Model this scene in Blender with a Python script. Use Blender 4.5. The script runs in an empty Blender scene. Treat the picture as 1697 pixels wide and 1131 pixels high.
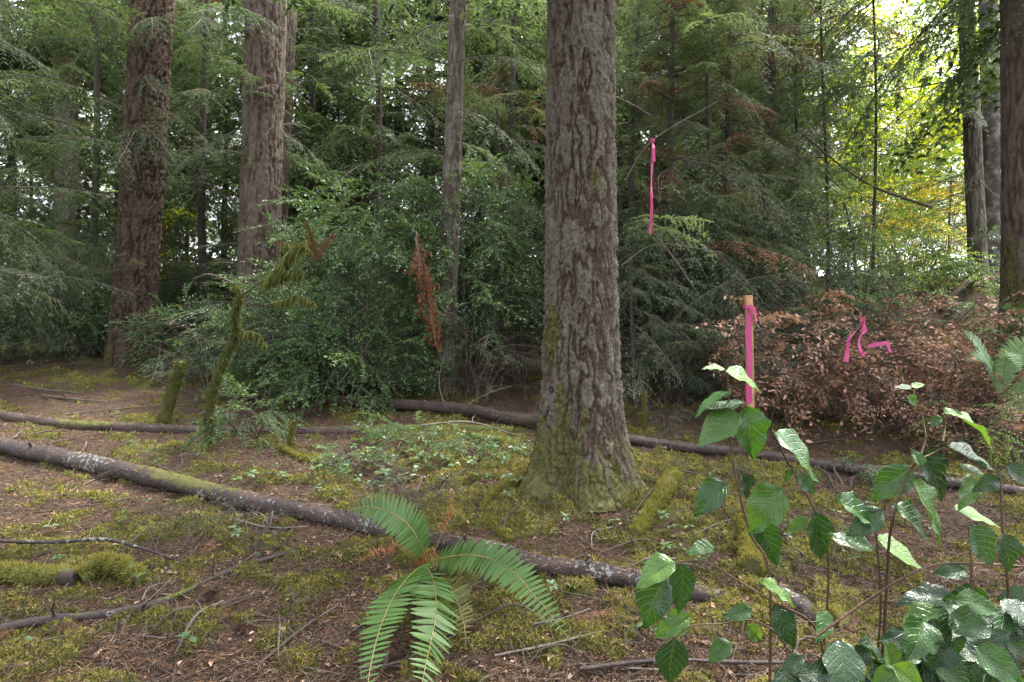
import bpy, math
import numpy as np
from mathutils import Vector, Matrix

# ------------------------------------------------------------------ camera, sky, sun, exposure
sc = bpy.context.scene
COL = sc.collection
FPX, CX, CY, CAMH = 1050.0, 848.5, 565.5, 1.5      # focal length in photo pixels, picture centre, eye height
cam_d = bpy.data.cameras.new('camera')
cam_d.sensor_width = 36.0
cam_d.lens = 36.0 * FPX / 1697.0
cam_d.clip_start = 0.05
cam_d.clip_end = 2000.0
cam = bpy.data.objects.new('camera', cam_d)
cam.location = (0, 0, CAMH)
cam.rotation_euler = (math.radians(90), 0, 0)
COL.objects.link(cam)
sc.camera = cam

SUN_EL, SUN_AZ = math.radians(60), math.radians(60)   # azimuth measured from +Y (into the picture) towards +X
world = bpy.data.worlds.new('World')
sc.world = world
world.use_nodes = True
wn, wl = world.node_tree.nodes, world.node_tree.links
wn.clear()
sky = wn.new('ShaderNodeTexSky')
sky.sky_type = 'NISHITA'
sky.sun_disc = False
sky.sun_elevation = SUN_EL
sky.sun_rotation = SUN_AZ
sky.air_density = 1.0
sky.dust_density = 4.0
sky.ozone_density = 1.0
hs = wn.new('ShaderNodeHueSaturation')
hs.inputs['Saturation'].default_value = 0.24         # cloud-white sky
bg = wn.new('ShaderNodeBackground')
bg.inputs['Strength'].default_value = 0.15
wo = wn.new('ShaderNodeOutputWorld')
wl.new(sky.outputs[0], hs.inputs['Color'])
wl.new(hs.outputs[0], bg.inputs['Color'])
wl.new(bg.outputs[0], wo.inputs['Surface'])

sun_d = bpy.data.lights.new('sun', 'SUN')
sun_d.energy = 2.0
sun_d.angle = math.radians(8)
sun_d.color = (1.0, 0.95, 0.86)
sun = bpy.data.objects.new('sun', sun_d)
sdir = Vector((math.sin(SUN_AZ) * math.cos(SUN_EL), math.cos(SUN_AZ) * math.cos(SUN_EL), math.sin(SUN_EL)))
sun.rotation_euler = sdir.to_track_quat('Z', 'Y').to_euler()
COL.objects.link(sun)

vs = sc.view_settings
vs.view_transform = 'Standard'
vs.look = 'None'
vs.gamma = 1.0
vs.use_curve_mapping = False
vs.exposure = 2.85
cy = sc.cycles
cy.max_bounces = 6
cy.diffuse_bounces = 3
cy.glossy_bounces = 2
cy.transmission_bounces = 3
cy.transparent_max_bounces = 4
cy.use_adaptive_sampling = True
cy.adaptive_threshold = 0.006
cy.use_denoising = True
cy.denoising_prefilter = 'NONE'
cy.sample_clamp_indirect = 6.0
cy.caustics_reflective = False
cy.caustics_refractive = False

rng = np.random.default_rng(11)


# ------------------------------------------------------------------ noise
def _hash(i, j, k):
    n = (i.astype(np.uint32) * np.uint32(374761393) + j.astype(np.uint32) * np.uint32(668265263)
         + k.astype(np.uint32) * np.uint32(2246822519))
    n = (n ^ (n >> np.uint32(13))) * np.uint32(1274126177)
    n = n ^ (n >> np.uint32(16))
    return (n & np.uint32(0xffffff)).astype(np.float64) / 16777215.0


def vnoise(x, y, z=0.0, seed=0):
    x, y, z = np.broadcast_arrays(np.asarray(x, float), np.asarray(y, float), np.asarray(z, float))
    z = z + seed * 17.31
    i, j, k = np.floor(x).astype(np.int64), np.floor(y).astype(np.int64), np.floor(z).astype(np.int64)
    fx, fy, fz = x - i, y - j, z - k
    fx, fy, fz = [f * f * (3 - 2 * f) for f in (fx, fy, fz)]
    r = 0
    for a in (0, 1):
        wx = fx if a else 1 - fx
        for b in (0, 1):
            wy = fy if b else 1 - fy
            for c in (0, 1):
                wz = fz if c else 1 - fz
                r = r + wx * wy * wz * _hash(i + a, j + b, k + c)
    return r


def fbm(x, y, z=0.0, oct=4, seed=0):
    r, a, s = 0, 0.5, 0
    for o in range(oct):
        r = r + a * vnoise(np.asarray(x) * 2 ** o, np.asarray(y) * 2 ** o, np.asarray(z) * 2 ** o, seed + o * 3)
        s += a
        a *= 0.5
    return r / s


def worley(u, v, per, seed=0):
    """F1, F2 of a cellular pattern, periodic in u with an integer period."""
    i0, j0 = np.floor(u).astype(np.int64), np.floor(v).astype(np.int64)
    f1 = np.full(u.shape, 9.0)
    f2 = np.full(u.shape, 9.0)
    idv = np.zeros(u.shape)
    for a in (-1, 0, 1):
        for b in (-1, 0, 1):
            ci, cj = i0 + a, j0 + b
            wi = np.mod(ci, per)
            k = np.full(ci.shape, seed)
            px = ci + _hash(wi, cj, k)
            py = cj + _hash(wi, cj, k + 91)
            d = np.hypot(px - u, py - v)
            h = _hash(wi, cj, k + 55)
            closer = d < f1
            f2 = np.where(closer, f1, np.minimum(f2, d))
            idv = np.where(closer, h, idv)
            f1 = np.where(closer, d, f1)
    return f1, f2, idv


def sstep(a, b, x):
    t = np.clip((np.asarray(x, float) - a) / (b - a), 0, 1)
    return t * t * (3 - 2 * t)


# ------------------------------------------------------------------ ground shape and picture-to-place helpers
GY = [-60, 0, 2.8, 12, 20, 60, 400]
GZ = [-0.8, -0.25, 0.0, 1.5, 2.3, 3.6, 5.0]


def gz(x, y):
    x, y = np.asarray(x, float), np.asarray(y, float)
    z = np.interp(y, GY, GZ)
    z = z + 1.2 * sstep(2.8, 7.0, x) * sstep(5.2, 9.5, y)
    z = z + 0.10 * (fbm(x * .7, y * .7, 0, 3, 5) - .5) * sstep(0, 3, y)
    z = z + 0.16 * np.exp(-((x - .48) ** 2 + (y - 4.75) ** 2) / .55)          # swell round the big fir
    z = z + 0.05 * (fbm(x * 3.1, y * 3.1, 0, 3, 9) - .5)
    return z


def at(px, py, d):
    return np.array([(px - CX) / FPX * d, d, CAMH - (py - CY) / FPX * d])


def on_ground(px, py, dmin=1.2, dmax=40):
    d = np.geomspace(dmin, dmax, 900)
    x, z = (px - CX) / FPX * d, CAMH - (py - CY) / FPX * d
    hit = np.nonzero(z <= gz(x, d))[0]
    i = hit[0] if len(hit) else len(d) - 1
    return np.array([x[i], d[i], float(gz(x[i], d[i]))])


def gpath(pts, lift=0.0):
    out = []
    for p in pts:
        q = on_ground(*p[:2])
        q[2] += lift
        out.append(q)
    return np.array(out)


# ------------------------------------------------------------------ mesh building
class G:
    def __init__(self):
        self.V, self.F, self.M, self.A, self.B, self.n = [], [], [], [], [], 0

    def add(self, V, F, mat=0, a=0.5, b=0.0):
        V = np.asarray(V, float).reshape(-1, 3)
        F = np.asarray(F, np.int64)
        if len(V) == 0 or len(F) == 0:
            return
        self.V.append(V)
        self.F.append(F + self.n)
        self.M.append(np.full(len(F), mat, np.int32))
        self.A.append(np.broadcast_to(np.asarray(a, float), (len(V),)))
        self.B.append(np.broadcast_to(np.asarray(b, float), (len(V),)))
        self.n += len(V)

    def mesh(self, name, mats, smooth=True, solid=0.0):
        me = bpy.data.meshes.new(name)
        V = np.concatenate(self.V)
        loops = np.concatenate([f.reshape(-1) for f in self.F])
        tot = np.concatenate([np.full(len(f), f.shape[1], np.int64) for f in self.F])
        start = np.concatenate([[0], np.cumsum(tot)[:-1]])
        me.vertices.add(len(V))
        me.vertices.foreach_set('co', V.astype(np.float32).ravel())
        me.loops.add(len(loops))
        me.loops.foreach_set('vertex_index', loops.astype(np.int32))
        me.polygons.add(len(tot))
        me.polygons.foreach_set('loop_start', start.astype(np.int32))
        me.polygons.foreach_set('material_index', np.concatenate(self.M))
        me.polygons.foreach_set('use_smooth', np.full(len(tot), smooth, bool))
        for nm, arr in (('rnd', self.A), ('aux', self.B)):
            at_ = me.attributes.new(nm, 'FLOAT', 'POINT')
            at_.data.foreach_set('value', np.concatenate(arr).astype(np.float32))
        for m in (mats if isinstance(mats, (list, tuple)) else [mats]):
            me.materials.append(m)
        me.update(calc_edges=True)
        return me


def link(name, me, parent=None, mw=None, **props):
    o = bpy.data.objects.new(name, me)
    COL.objects.link(o)
    if parent is not None:
        o.parent = parent
    if mw is not None:
        o.matrix_basis = mw
    for k, v in props.items():
        o[k] = v
    return o


def tag(o, label, cat, group=None):
    o['label'] = label
    o['category'] = cat
    if group:
        o['group'] = group
    return o


def thing(name, label, cat, loc=(0, 0, 0), group=None):
    o = bpy.data.objects.new(name, None)
    o.empty_display_size = .1
    COL.objects.link(o)
    o.location = tuple(float(c) for c in loc)
    return tag(o, label, cat, group)


def part(name, me, parent, off=True, **props):
    """Mesh in world coordinates, hung under a thing whose Empty stands at parent.location."""
    o = link(name, me, parent, **props)
    if off:
        o.location = -parent.location
    return o


def norm(v):
    v = np.asarray(v, float)
    return v / np.maximum(np.linalg.norm(v, axis=-1, keepdims=True), 1e-9)


def catmull(P, n):
    P = np.asarray(P, float)
    Q = np.vstack([2 * P[0] - P[1], P, 2 * P[-1] - P[-2]])
    t = np.linspace(0, len(P) - 1 - 1e-6, n)
    i = np.floor(t).astype(int)
    f = (t - i)[:, None]
    a, b, c, d = Q[i], Q[i + 1], Q[i + 2], Q[i + 3]
    return .5 * (2 * b + (c - a) * f + (2 * a - 5 * b + 4 * c - d) * f ** 2 + (3 * b - a - 3 * c + d) * f ** 3)


def frames(P):
    T = norm(np.gradient(P, axis=0))
    ref = np.array([0, 0, 1.0]) if abs(T[:, 2]).mean() < .8 else np.array([1.0, 0, 0])
    N = norm(ref - T * (T @ ref)[:, None])
    return T, N, np.cross(T, N)


def tube(g, P, R, sides=6, mat=0, a=.5, b=0.0, cap=True):
    P = np.asarray(P, float)
    n = len(P)
    R = np.broadcast_to(np.asarray(R, float), (n,)) if np.ndim(R) < 2 else np.asarray(R)
    T, N, B = frames(P)
    th = np.arange(sides) * 2 * np.pi / sides
    rr = R[:, None] if R.ndim == 1 else R
    ring = P[:, None] + rr[..., None] * (np.cos(th)[None, :, None] * N[:, None] + np.sin(th)[None, :, None] * B[:, None])
    V = ring.reshape(-1, 3)
    i = np.arange(n - 1)[:, None] * sides
    j = np.arange(sides)[None]
    k = (j + 1) % sides
    F = np.stack([i + j, i + k, i + sides + k, i + sides + j], -1).reshape(-1, 4)
    bb = np.repeat(np.broadcast_to(np.asarray(b, float), (n,)), sides) if np.ndim(b) < 2 else np.asarray(b).ravel()
    aa = np.repeat(np.broadcast_to(np.asarray(a, float), (n,)), sides)
    g.add(V, F, mat, aa, bb)
    if cap:
        for e, rev in ((0, True), (n - 1, False)):
            c = np.vstack([V[e * sides:(e + 1) * sides], P[e]])
            f = np.stack([np.arange(sides), (np.arange(sides) + 1) % sides, np.full(sides, sides)], -1)
            g.add(c, f[:, ::-1] if rev else f, mat, float(aa[e * sides]), float(bb[e * sides]))


def sticks(g, P0, P1, r0, r1, mat=0, a=.5):
    """Many straight three-sided tapered twigs at once."""
    P0, P1 = np.asarray(P0, float), np.asarray(P1, float)
    n = len(P0)
    if n == 0:
        return
    T = norm(P1 - P0)
    ref = np.where(np.abs(T[:, 2:3]) > .9, np.array([[1.0, 0, 0]]), np.array([[0, 0, 1.0]]))
    N = norm(np.cross(T, ref))
    B = np.cross(T, N)
    r0 = np.broadcast_to(r0, (n,))[:, None]
    r1 = np.broadcast_to(r1, (n,))[:, None]
    V = np.zeros((n, 6, 3))
    for k in range(3):
        c, s = math.cos(k * 2.0944), math.sin(k * 2.0944)
        V[:, k] = P0 + r0 * (c * N + s * B)
        V[:, 3 + k] = P1 + r1 * (c * N + s * B)
    base = np.arange(n)[:, None, None] * 6
    F = np.array([[0, 1, 4, 3], [1, 2, 5, 4], [2, 0, 3, 5]])[None] + base
    g.add(V.reshape(-1, 3), F.reshape(-1, 4), mat, np.repeat(np.broadcast_to(a, (n,)), 6))


def place(g, tv, tf, pos, X, N, size, mat=0, a=.5, tb=0.0):
    """Copies of a little leaf shape (tv, tf): X = leaf direction, N = its face normal."""
    pos, X, N = np.asarray(pos, float), norm(X), np.asarray(N, float)
    n, k = len(pos), len(tv)
    if n == 0:
        return
    Y = norm(np.cross(N, X))
    Z = np.cross(X, Y)
    s = np.asarray(size, float)
    s = np.broadcast_to(s, (n,)) if s.ndim < 2 else s
    if s.ndim == 1:
        s = np.stack([s, s, s], -1)
    tvs = tv[None] * s[:, None, :]
    V = pos[:, None] + tvs[..., 0:1] * X[:, None] + tvs[..., 1:2] * Y[:, None] + tvs[..., 2:3] * Z[:, None]
    F = (np.asarray(tf)[None] + (np.arange(n) * k)[:, None, None]).reshape(-1, np.asarray(tf).shape[1])
    g.add(V.reshape(-1, 3), F, mat, np.repeat(np.broadcast_to(a, (n,)), k), np.tile(np.broadcast_to(tb, (k,)), n))


def blades(g, P, D, L, W, mat=0, a=.5):
    """Many thin triangles: needles, moss stems, dead needles."""
    n = len(P)
    if n == 0:
        return
    D = norm(D)
    S = norm(np.cross(D, rng.normal(size=(n, 3))))
    L = np.broadcast_to(L, (n,))[:, None]
    W = np.broadcast_to(W, (n,))[:, None]
    V = np.stack([P - S * W, P + S * W, P + D * L], 1).reshape(-1, 3)
    g.add(V, np.arange(n * 3).reshape(-1, 3), mat, np.repeat(np.broadcast_to(a, (n,)), 3))


def rdir(n, up=0.0):
    v = rng.normal(size=(n, 3))
    v[:, 2] += up
    return norm(v)


# ------------------------------------------------------------------ materials
class MB:
    def __init__(self, name):
        self.m = bpy.data.materials.new(name)
        self.m.use_nodes = True
        self.nt = self.m.node_tree
        self.nt.nodes.clear()
        self.out = self.new('ShaderNodeOutputMaterial')

    def new(self, t, **inp):
        n = self.nt.nodes.new(t)
        for k, v in inp.items():
            n.inputs[k.replace('_', ' ')].default_value = v
        return n

    def l(self, a, b):
        self.nt.links.new(a, b)

    def attr(self, name):
        n = self.new('ShaderNodeAttribute')
        n.attribute_name = name
        return n.outputs['Fac']

    def noise(self, scale, detail=4, rough=.55, vec=None, dist=0.0):
        n = self.new('ShaderNodeTexNoise', Scale=scale, Detail=detail, Roughness=rough, Distortion=dist)
        self.l(vec if vec is not None else self.coord(), n.inputs['Vector'])
        return n.outputs['Fac']

    def coord(self):
        if not hasattr(self, '_c'):
            self._c = self.new('ShaderNodeTexCoord').outputs['Object']
        return self._c

    def stretch(self, sx, sy, sz):
        n = self.new('ShaderNodeMapping')
        n.inputs['Scale'].default_value = (sx, sy, sz)
        self.l(self.coord(), n.inputs['Vector'])
        return n.outputs[0]

    def ramp(self, fac, stops):
        n = self.new('ShaderNodeValToRGB')
        e = n.color_ramp.elements
        while len(e) < len(stops):
            e.new(.5)
        for i, (p, c) in enumerate(stops):
            e[i].position = p
            e[i].color = (*c, 1) if len(c) == 3 else c
        self.l(fac, n.inputs[0])
        return n.outputs[0]

    def step(self, fac, a, b):
        n = self.new('ShaderNodeMapRange', From_Min=a, From_Max=b)
        n.interpolation_type = 'SMOOTHSTEP'
        self.l(fac, n.inputs['Value'])
        return n.outputs[0]

    def math(self, op, a, b):
        n = self.new('ShaderNodeMath')
        n.operation = op
        for i, v in enumerate((a, b)):
            if isinstance(v, (int, float)):
                n.inputs[i].default_value = v
            else:
                self.l(v, n.inputs[i])
        return n.outputs[0]

    def mix(self, fac, a, b, mode='MIX'):
        n = self.new('ShaderNodeMix')
        n.data_type = 'RGBA'
        n.blend_type = mode
        for s, v in ((n.inputs['Factor'], fac), (n.inputs[6], a), (n.inputs[7], b)):
            if isinstance(v, (int, float)):
                s.default_value = v
            elif isinstance(v, tuple):
                s.default_value = (*v, 1)
            else:
                self.l(v, s)
        return n.outputs[2]

    def bump(self, h, strength=.4, dist=.01):
        n = self.new('ShaderNodeBump', Strength=strength, Distance=dist)
        self.l(h, n.inputs['Height'])
        return n.outputs[0]

    def done(self, col, rough=.8, spec=.3, normal=None, transl=0.0, tcol=None, coat=0.0):
        p = self.new('ShaderNodeBsdfPrincipled')
        p.inputs['Specular IOR Level'].default_value = spec
        if isinstance(rough, (int, float)):
            p.inputs['Roughness'].default_value = rough
        else:
            self.l(rough, p.inputs['Roughness'])
        if coat:
            p.inputs['Coat Weight'].default_value = coat
            p.inputs['Coat Roughness'].default_value = .12
        if isinstance(col, tuple):
            p.inputs['Base Color'].default_value = (*col, 1)
        else:
            self.l(col, p.inputs['Base Color'])
        if normal is not None:
            self.l(normal, p.inputs['Normal'])
        res = p.outputs[0]
        if transl > 0:
            t = self.new('ShaderNodeBsdfTranslucent')
            tc = col if tcol is None else tcol
            if isinstance(tc, tuple):
                t.inputs['Color'].default_value = (*tc, 1)
            else:
                self.l(tc, t.inputs['Color'])
            mx = self.new('ShaderNodeMixShader')
            mx.inputs[0].default_value = transl
            self.l(res, mx.inputs[1])
            self.l(t.outputs[0], mx.inputs[2])
            res = mx.outputs[0]
        self.l(res, self.out.inputs['Surface'])
        return self.m


def leaf_mat(name, cols, rough=.45, spec=.4, transl=.25, objvar=.5, tint=None):
    b = MB(name)
    oi = b.new('ShaderNodeObjectInfo')
    f = b.math('ADD', b.math('MULTIPLY', b.attr('rnd'), 1 - objvar), b.math('MULTIPLY', oi.outputs['Random'], objvar))
    n = len(cols)
    c = b.ramp(f, [(.12 + .76 * i / (n - 1), cc) for i, cc in enumerate(cols)])
    tc = b.mix(1.0, c, tint if tint else (1.5, 1.5, .7), 'MULTIPLY')
    return b.done(c, rough, spec, transl=transl, tcol=tc)


def bark_mat(name, plate, lich, fiss, moss=(.060, .058, .022), lichamt=.5, rough=.9):
    b = MB(name)
    h = b.step(b.math('ADD', b.attr('rnd'), b.math('MULTIPLY', b.math('SUBTRACT', b.noise(55, 4, .7), .5), .45)), .10, .88)
    v1 = b.noise(7, 5, .6)
    v2 = b.noise(70, 4, .7)
    pl = b.mix(b.step(v1, .42, .42 + .35 / max(lichamt, .1)), plate, lich)
    c = b.mix(h, fiss, pl)
    c = b.mix(.75, c, b.ramp(v2, [(.28, (.35, .34, .33)), (.52, (1, 1, 1)), (.75, (1.75, 1.72, 1.68))]), 'MULTIPLY')
    fleck = b.step(b.noise(38, 3, .6), .66, .72)
    c = b.mix(b.math('MULTIPLY', fleck, .5 * lichamt), c, lich)
    mm = b.math('ADD', b.attr('aux'), b.math('MULTIPLY', b.math('SUBTRACT', b.noise(26, 4, .65), .5), .9))
    mc = b.mix(b.noise(45, 3), moss, tuple(x * 1.7 for x in moss))
    c = b.mix(b.step(mm, .42, .62), c, mc)
    return b.done(c, rough, .2, b.bump(b.noise(110, 5, .7), .55, .006))


def wood_mat(name, c1, c2, scale=30, rough=.8, lich=None, lthr=.62, moss=None, mthr=.6, spec=.3):
    b = MB(name)
    c = b.mix(b.noise(scale, 5, .65), c1, c2)
    c = b.mix(.8, c, b.ramp(b.noise(4.5, 4, .6), [(.3, (.55, .52, .5)), (.5, (1, 1, 1)), (.72, (1.7, 1.55, 1.4))]), 'MULTIPLY')
    if lich:
        patch = b.noise(3.0, 2)
        l = b.math('ADD', b.noise(32, 5, .7), b.math('MULTIPLY', b.math('SUBTRACT', patch, .5), .55))
        c = b.mix(b.step(l, lthr, lthr + .035), c, b.mix(b.noise(90, 2), lich, tuple(x * .65 for x in lich)))
    if moss:
        mm = b.math('ADD', b.attr('aux'), b.math('MULTIPLY', b.math('SUBTRACT', b.noise(14, 4, .6), .5), .8))
        c = b.mix(b.step(mm, mthr - .1, mthr + .1), c, b.mix(b.noise(60, 3), moss, tuple(x * 1.7 for x in moss)))
    hb = b.math('ADD', b.noise(scale * 3, 5, .65), b.math('MULTIPLY', b.noise(scale * .5, 4, .6), 1.5))
    return b.done(c, rough, spec, b.bump(hb, .9, .010))


M = {}
M['fir_bark'] = bark_mat('fir bark', (.076, .065, .052), (.130, .124, .104), (.044, .027, .019), lichamt=.7)
M['red_bark'] = bark_mat('red fir bark', (.072, .050, .038), (.115, .096, .080), (.026, .015, .010), lichamt=.35)
M['brown_bark'] = bark_mat('brown bark', (.086, .066, .054), (.135, .118, .100), (.038, .025, .018), lichamt=.5)
M['grey_bark'] = bark_mat('grey bark', (0.108, 0.096, 0.0816), (0.216, 0.21, 0.186), (0.06, 0.0456, 0.036), lichamt=.7)
M['alder_bark'] = bark_mat('mottled alder bark', (.085, .080, .076), (.34, .34, .33), (.060, .052, .046), lichamt=1.1)
M['far_bark'] = bark_mat('far bark', (.060, .052, .045), (.12, .115, .10), (.040, .033, .028), lichamt=.4)
M['log'] = wood_mat('wet log bark', (0.017, 0.0119, 0.01105), (0.051, 0.0357, 0.0323), 34, .50, (0.2295, 0.238, 0.221), .69, (0.068, 0.0646, 0.0153), .55, .30)
M['log_lich'] = wood_mat('lichened log bark', (0.0187, 0.0136, 0.01275), (0.0561, 0.03995, 0.03655), 34, .6, (0.2125, 0.221, 0.2082), .60, (0.0595, 0.0578, 0.0153), .62, .22)
M['log_dull'] = wood_mat('dull log bark', (0.024, 0.016, 0.0136), (0.0656, 0.0456, 0.0384), 34, .75, (0.16, 0.16, 0.144), .76, (0.0528, 0.0624, 0.0128), .5)
M['twig'] = wood_mat('twig wood', (0.0425, 0.0306, 0.0255), (0.1062, 0.08075, 0.068), 40, .8)
M['grey_twig'] = wood_mat('grey twig wood', (0.084, 0.07, 0.0595), (0.161, 0.14, 0.1225), 40, .8)
M['moss_wood'] = wood_mat('moss covered wood', (.040, .042, .014), (.090, .090, .026), 30, .95)
M['moss'] = leaf_mat('moss', [(0.03776, 0.03965, 0.01133), (0.08685, 0.08496, 0.01888), (0.151, 0.1416, 0.03021), (0.2266, 0.203, 0.05192)], .8, .15, .25, 0.0, (1.133, 1.133, 0.5664))
M['moss_tree'] = leaf_mat('hanging moss', [(.042, .052, .016), (.082, .092, .028), (.135, .140, .046)], .85, .1, .3, .3, (1.2, 1.2, .6))
M['moss_bark'] = leaf_mat('bark moss', [(0.036, 0.0351, 0.0126), (0.0648, 0.0621, 0.0198), (0.0945, 0.0882, 0.0306)], .9, .1, .2, 0.0, (1.08, 1.08, 0.54))
M['needle_litter'] = leaf_mat('needle litter', [(0.02516, 0.01554, 0.01036), (0.06808, 0.03848, 0.0222), (0.1258, 0.06956, 0.037), (0.2368, 0.1591, 0.0999)], .75, .2, 0, 0.0)
M['needles'] = leaf_mat('conifer needles', [(.036, .064, .038), (.060, .100, .056), (.088, .136, .070), (.122, .172, .084)], .46, .40, .36, .55)
M['needles_grey'] = leaf_mat('greyed conifer needles', [(.066, .102, .066), (.104, .148, .094), (.150, .200, .128)], .44, .42, .38, .5)  # grey-green, paled to hold the white sky's sheen in the needle colour
M['needles_far'] = leaf_mat('far conifer needles', [(.064, .106, .054), (.096, .146, .070), (.142, .200, .086)], .45, .45, .38, .6)  # lightened green, skylight on the distant trees painted into the needles
M['needles_dead'] = leaf_mat('dead needles', [(.10, .052, .032), (.19, .088, .048), (.28, .135, .075)], .7, .2, .2, .5)
M['needles_rust'] = leaf_mat('rust needles', [(0.0825, 0.03375, 0.0165), (0.1425, 0.054, 0.024), (0.2175, 0.08625, 0.039)], .8, .15, .2, .2)
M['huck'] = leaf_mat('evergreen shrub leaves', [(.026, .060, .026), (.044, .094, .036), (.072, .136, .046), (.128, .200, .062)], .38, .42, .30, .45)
M['huck_grey'] = leaf_mat('greyed shrub leaves', [(.034, .058, .036), (.056, .090, .052), (.092, .136, .074)], .40, .42, .28, .5)
M['light_leaf'] = leaf_mat('light green leaves', [(.070, .125, .026), (.110, .185, .036), (.170, .250, .050)], .42, .40, .48, .5)  # lighter green of sun-struck shrubs, the light put into the leaf colour
M['maple'] = leaf_mat('yellow green maple leaves', [(.18, .26, .012), (.32, .36, .018), (.48, .46, .035)], .5, .3, .60, .5)  # yellow-green leaf, its colour also brightened to carry sunlight in the gap
M['bracken_gold'] = leaf_mat('gold bracken', [(.26, .20, .035), (.42, .30, .07), (.52, .40, .12)], .6, .2, .5, .4)
M['dead_leaf'] = leaf_mat('dry brown leaves', [(0.0715, 0.0377, 0.026), (0.156, 0.0819, 0.0546), (0.26, 0.1404, 0.0962), (0.403, 0.2535, 0.1885)], .55, .3, .15, .4)
M['pale_leaf'] = leaf_mat('pale dead leaves', [(0.128, 0.076, 0.048), (0.2, 0.132, 0.092), (0.288, 0.212, 0.16)], .7, .2, .3, .5)
M['bramble'] = leaf_mat('bramble leaves', [(.045, .085, .035), (.070, .120, .048), (.110, .170, .070)], .42, .45, .35, .5)
M['fern'] = leaf_mat('sword fern', [(0.02952, 0.0697, 0.0164), (0.04428, 0.0943, 0.02132), (0.06396, 0.1214, 0.02788)], .5, .28, .3, .25)
M['fern_old'] = leaf_mat('fading fern', [(0.068, 0.076, 0.024), (0.104, 0.104, 0.0336), (0.136, 0.128, 0.048)], .5, .35, .3, .25)
M['fern_dead'] = leaf_mat('dead fern', [(.15, .055, .025), (.23, .090, .040), (.30, .13, .06)], .8, .1, .2, .2)
M['fern_pale'] = leaf_mat('pale fern', [(.085, .165, .075), (.120, .210, .100), (.160, .255, .125)], .55, .28, .3, .3)
M['stem_red'] = wood_mat('reddish stem', (0.051, 0.027, 0.0168), (0.09, 0.051, 0.027), 40, .5)
M['stem_green'] = wood_mat('green stem', (0.049, 0.0595, 0.0175), (0.084, 0.084, 0.0315), 40, .5)
M['rachis'] = wood_mat('fern stalk', (.13, .10, .035), (.20, .15, .06), 40, .6)
M['stake'] = wood_mat('stake wood', (0.2475, 0.1425, 0.075), (0.345, 0.21, 0.12), 18, .75)
M['cone'] = wood_mat('cone scales', (.055, .030, .020), (.125, .070, .045), 60, .8)


def salal_mat(name, cols, spec=.42):
    b = MB(name)
    oi = b.new('ShaderNodeObjectInfo')
    c = b.ramp(oi.outputs['Random'], [(.1 + .8 * i / (len(cols) - 1), cc) for i, cc in enumerate(cols)])
    u, v = b.attr('rnd'), b.attr('aux')
    av = b.math('ABSOLUTE', v, 0)
    rib = b.step(av, .075, .02)
    ph = b.math('SUBTRACT', b.math('MULTIPLY', u, 7.0), b.math('MULTIPLY', av, 1.9))
    fr = b.math('ABSOLUTE', b.math('SUBTRACT', b.math('FRACT', ph, 0), .5), 0)
    vein = b.math('MAXIMUM', b.step(fr, .10, .03), rib)
    c = b.mix(.8, c, b.ramp(b.noise(28, 4, .6), [(.3, (.72, .74, .7)), (.65, (1.2, 1.18, 1.1))]), 'MULTIPLY')
    c2 = b.mix(b.math('MULTIPLY', vein, .42), c, (.070, .11, .034))
    spots = b.step(b.noise(75, 2, .5), .735, .76)
    c2 = b.mix(b.math('MULTIPLY', spots, .7), c2, (.10, .05, .02))
    h = b.math('ADD', b.math('MULTIPLY', vein, -1.0), b.math('MULTIPLY', b.noise(22, 2), .8))
    r = b.ramp(b.noise(20, 3), [(.35, (.19, .19, .19)), (.7, (.40, .40, .40))])
    tc = b.mix(1.0, c2, (1.7, 1.7, .5), 'MULTIPLY')
    return b.done(c2, r, spec, b.bump(h, .50, .006), .24, tc)


M['salal'] = salal_mat('salal leaf', [(.012, .040, .009), (.020, .060, .012), (.034, .086, .016), (.070, .140, .024)])
M['salal_dark'] = salal_mat('old salal leaf', [(.008, .024, .010), (.012, .036, .013), (.019, .050, .017)])


def tape_mat():
    b = MB('pink flagging tape')
    c = b.mix(b.noise(14, 3), (.37, .036, .14), (.46, .068, .205))
    return b.done(c, .4, .4, b.bump(b.noise(30, 3), .3, .004), .25, (.7, .08, .3))


M['tape'] = tape_mat()


def ground_mat():
    b = MB('forest floor')
    n1 = b.noise(2.4, 5, .6)
    n2 = b.noise(42, 5, .7)
    n3 = b.noise(150, 4, .7)
    br = b.ramp(n2, [(.28, (.016, .011, .008)), (.5, (.050, .031, .020)), (.72, (.100, .064, .040))])
    br = b.mix(b.step(n1, .45, .7), br, b.ramp(n3, [(.3, (.030, .019, .013)), (.6, (.090, .052, .030)), (.8, (.15, .10, .062))]))
    ms = b.ramp(n2, [(.28, (.022, .023, .008)), (.55, (.070, .067, .015)), (.8, (.130, .116, .028))])
    mm = b.math('ADD', b.attr('rnd'), b.math('MULTIPLY', b.math('SUBTRACT', b.noise(19, 4, .65), .5), .7))
    c = b.mix(b.step(mm, .44, .60), br, ms)
    h = b.math('ADD', n2, b.math('MULTIPLY', n3, .6))
    return b.done(c, .9, .2, b.bump(h, .9, .025))


M['ground'] = ground_mat()


# ------------------------------------------------------------------ forest floor
def moss_amount(x, y):
    n = fbm(x * 1.5 + 3.0, y * 1.9, 0, 4, 21)
    n2 = fbm(x * 5.2, y * 6.5, 0, 4, 33)
    m = .455 + 1.3 * (n - .5) + 1.9 * (n2 - .5)
    m = m + .28 * np.exp(-((x - .5) ** 2 + (y - 4.4) ** 2) / 1.1)
    m = m + .10 * sstep(.8, 1.8, x) * sstep(6.0, 4.5, y)
    m = m - .10 * sstep(6.0, 7.5, y)
    return m


def axis(parts):
    return np.unique(np.concatenate([np.linspace(a, b, n, endpoint=False) for a, b, n in parts] + [[parts[-1][1]]]))


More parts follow.
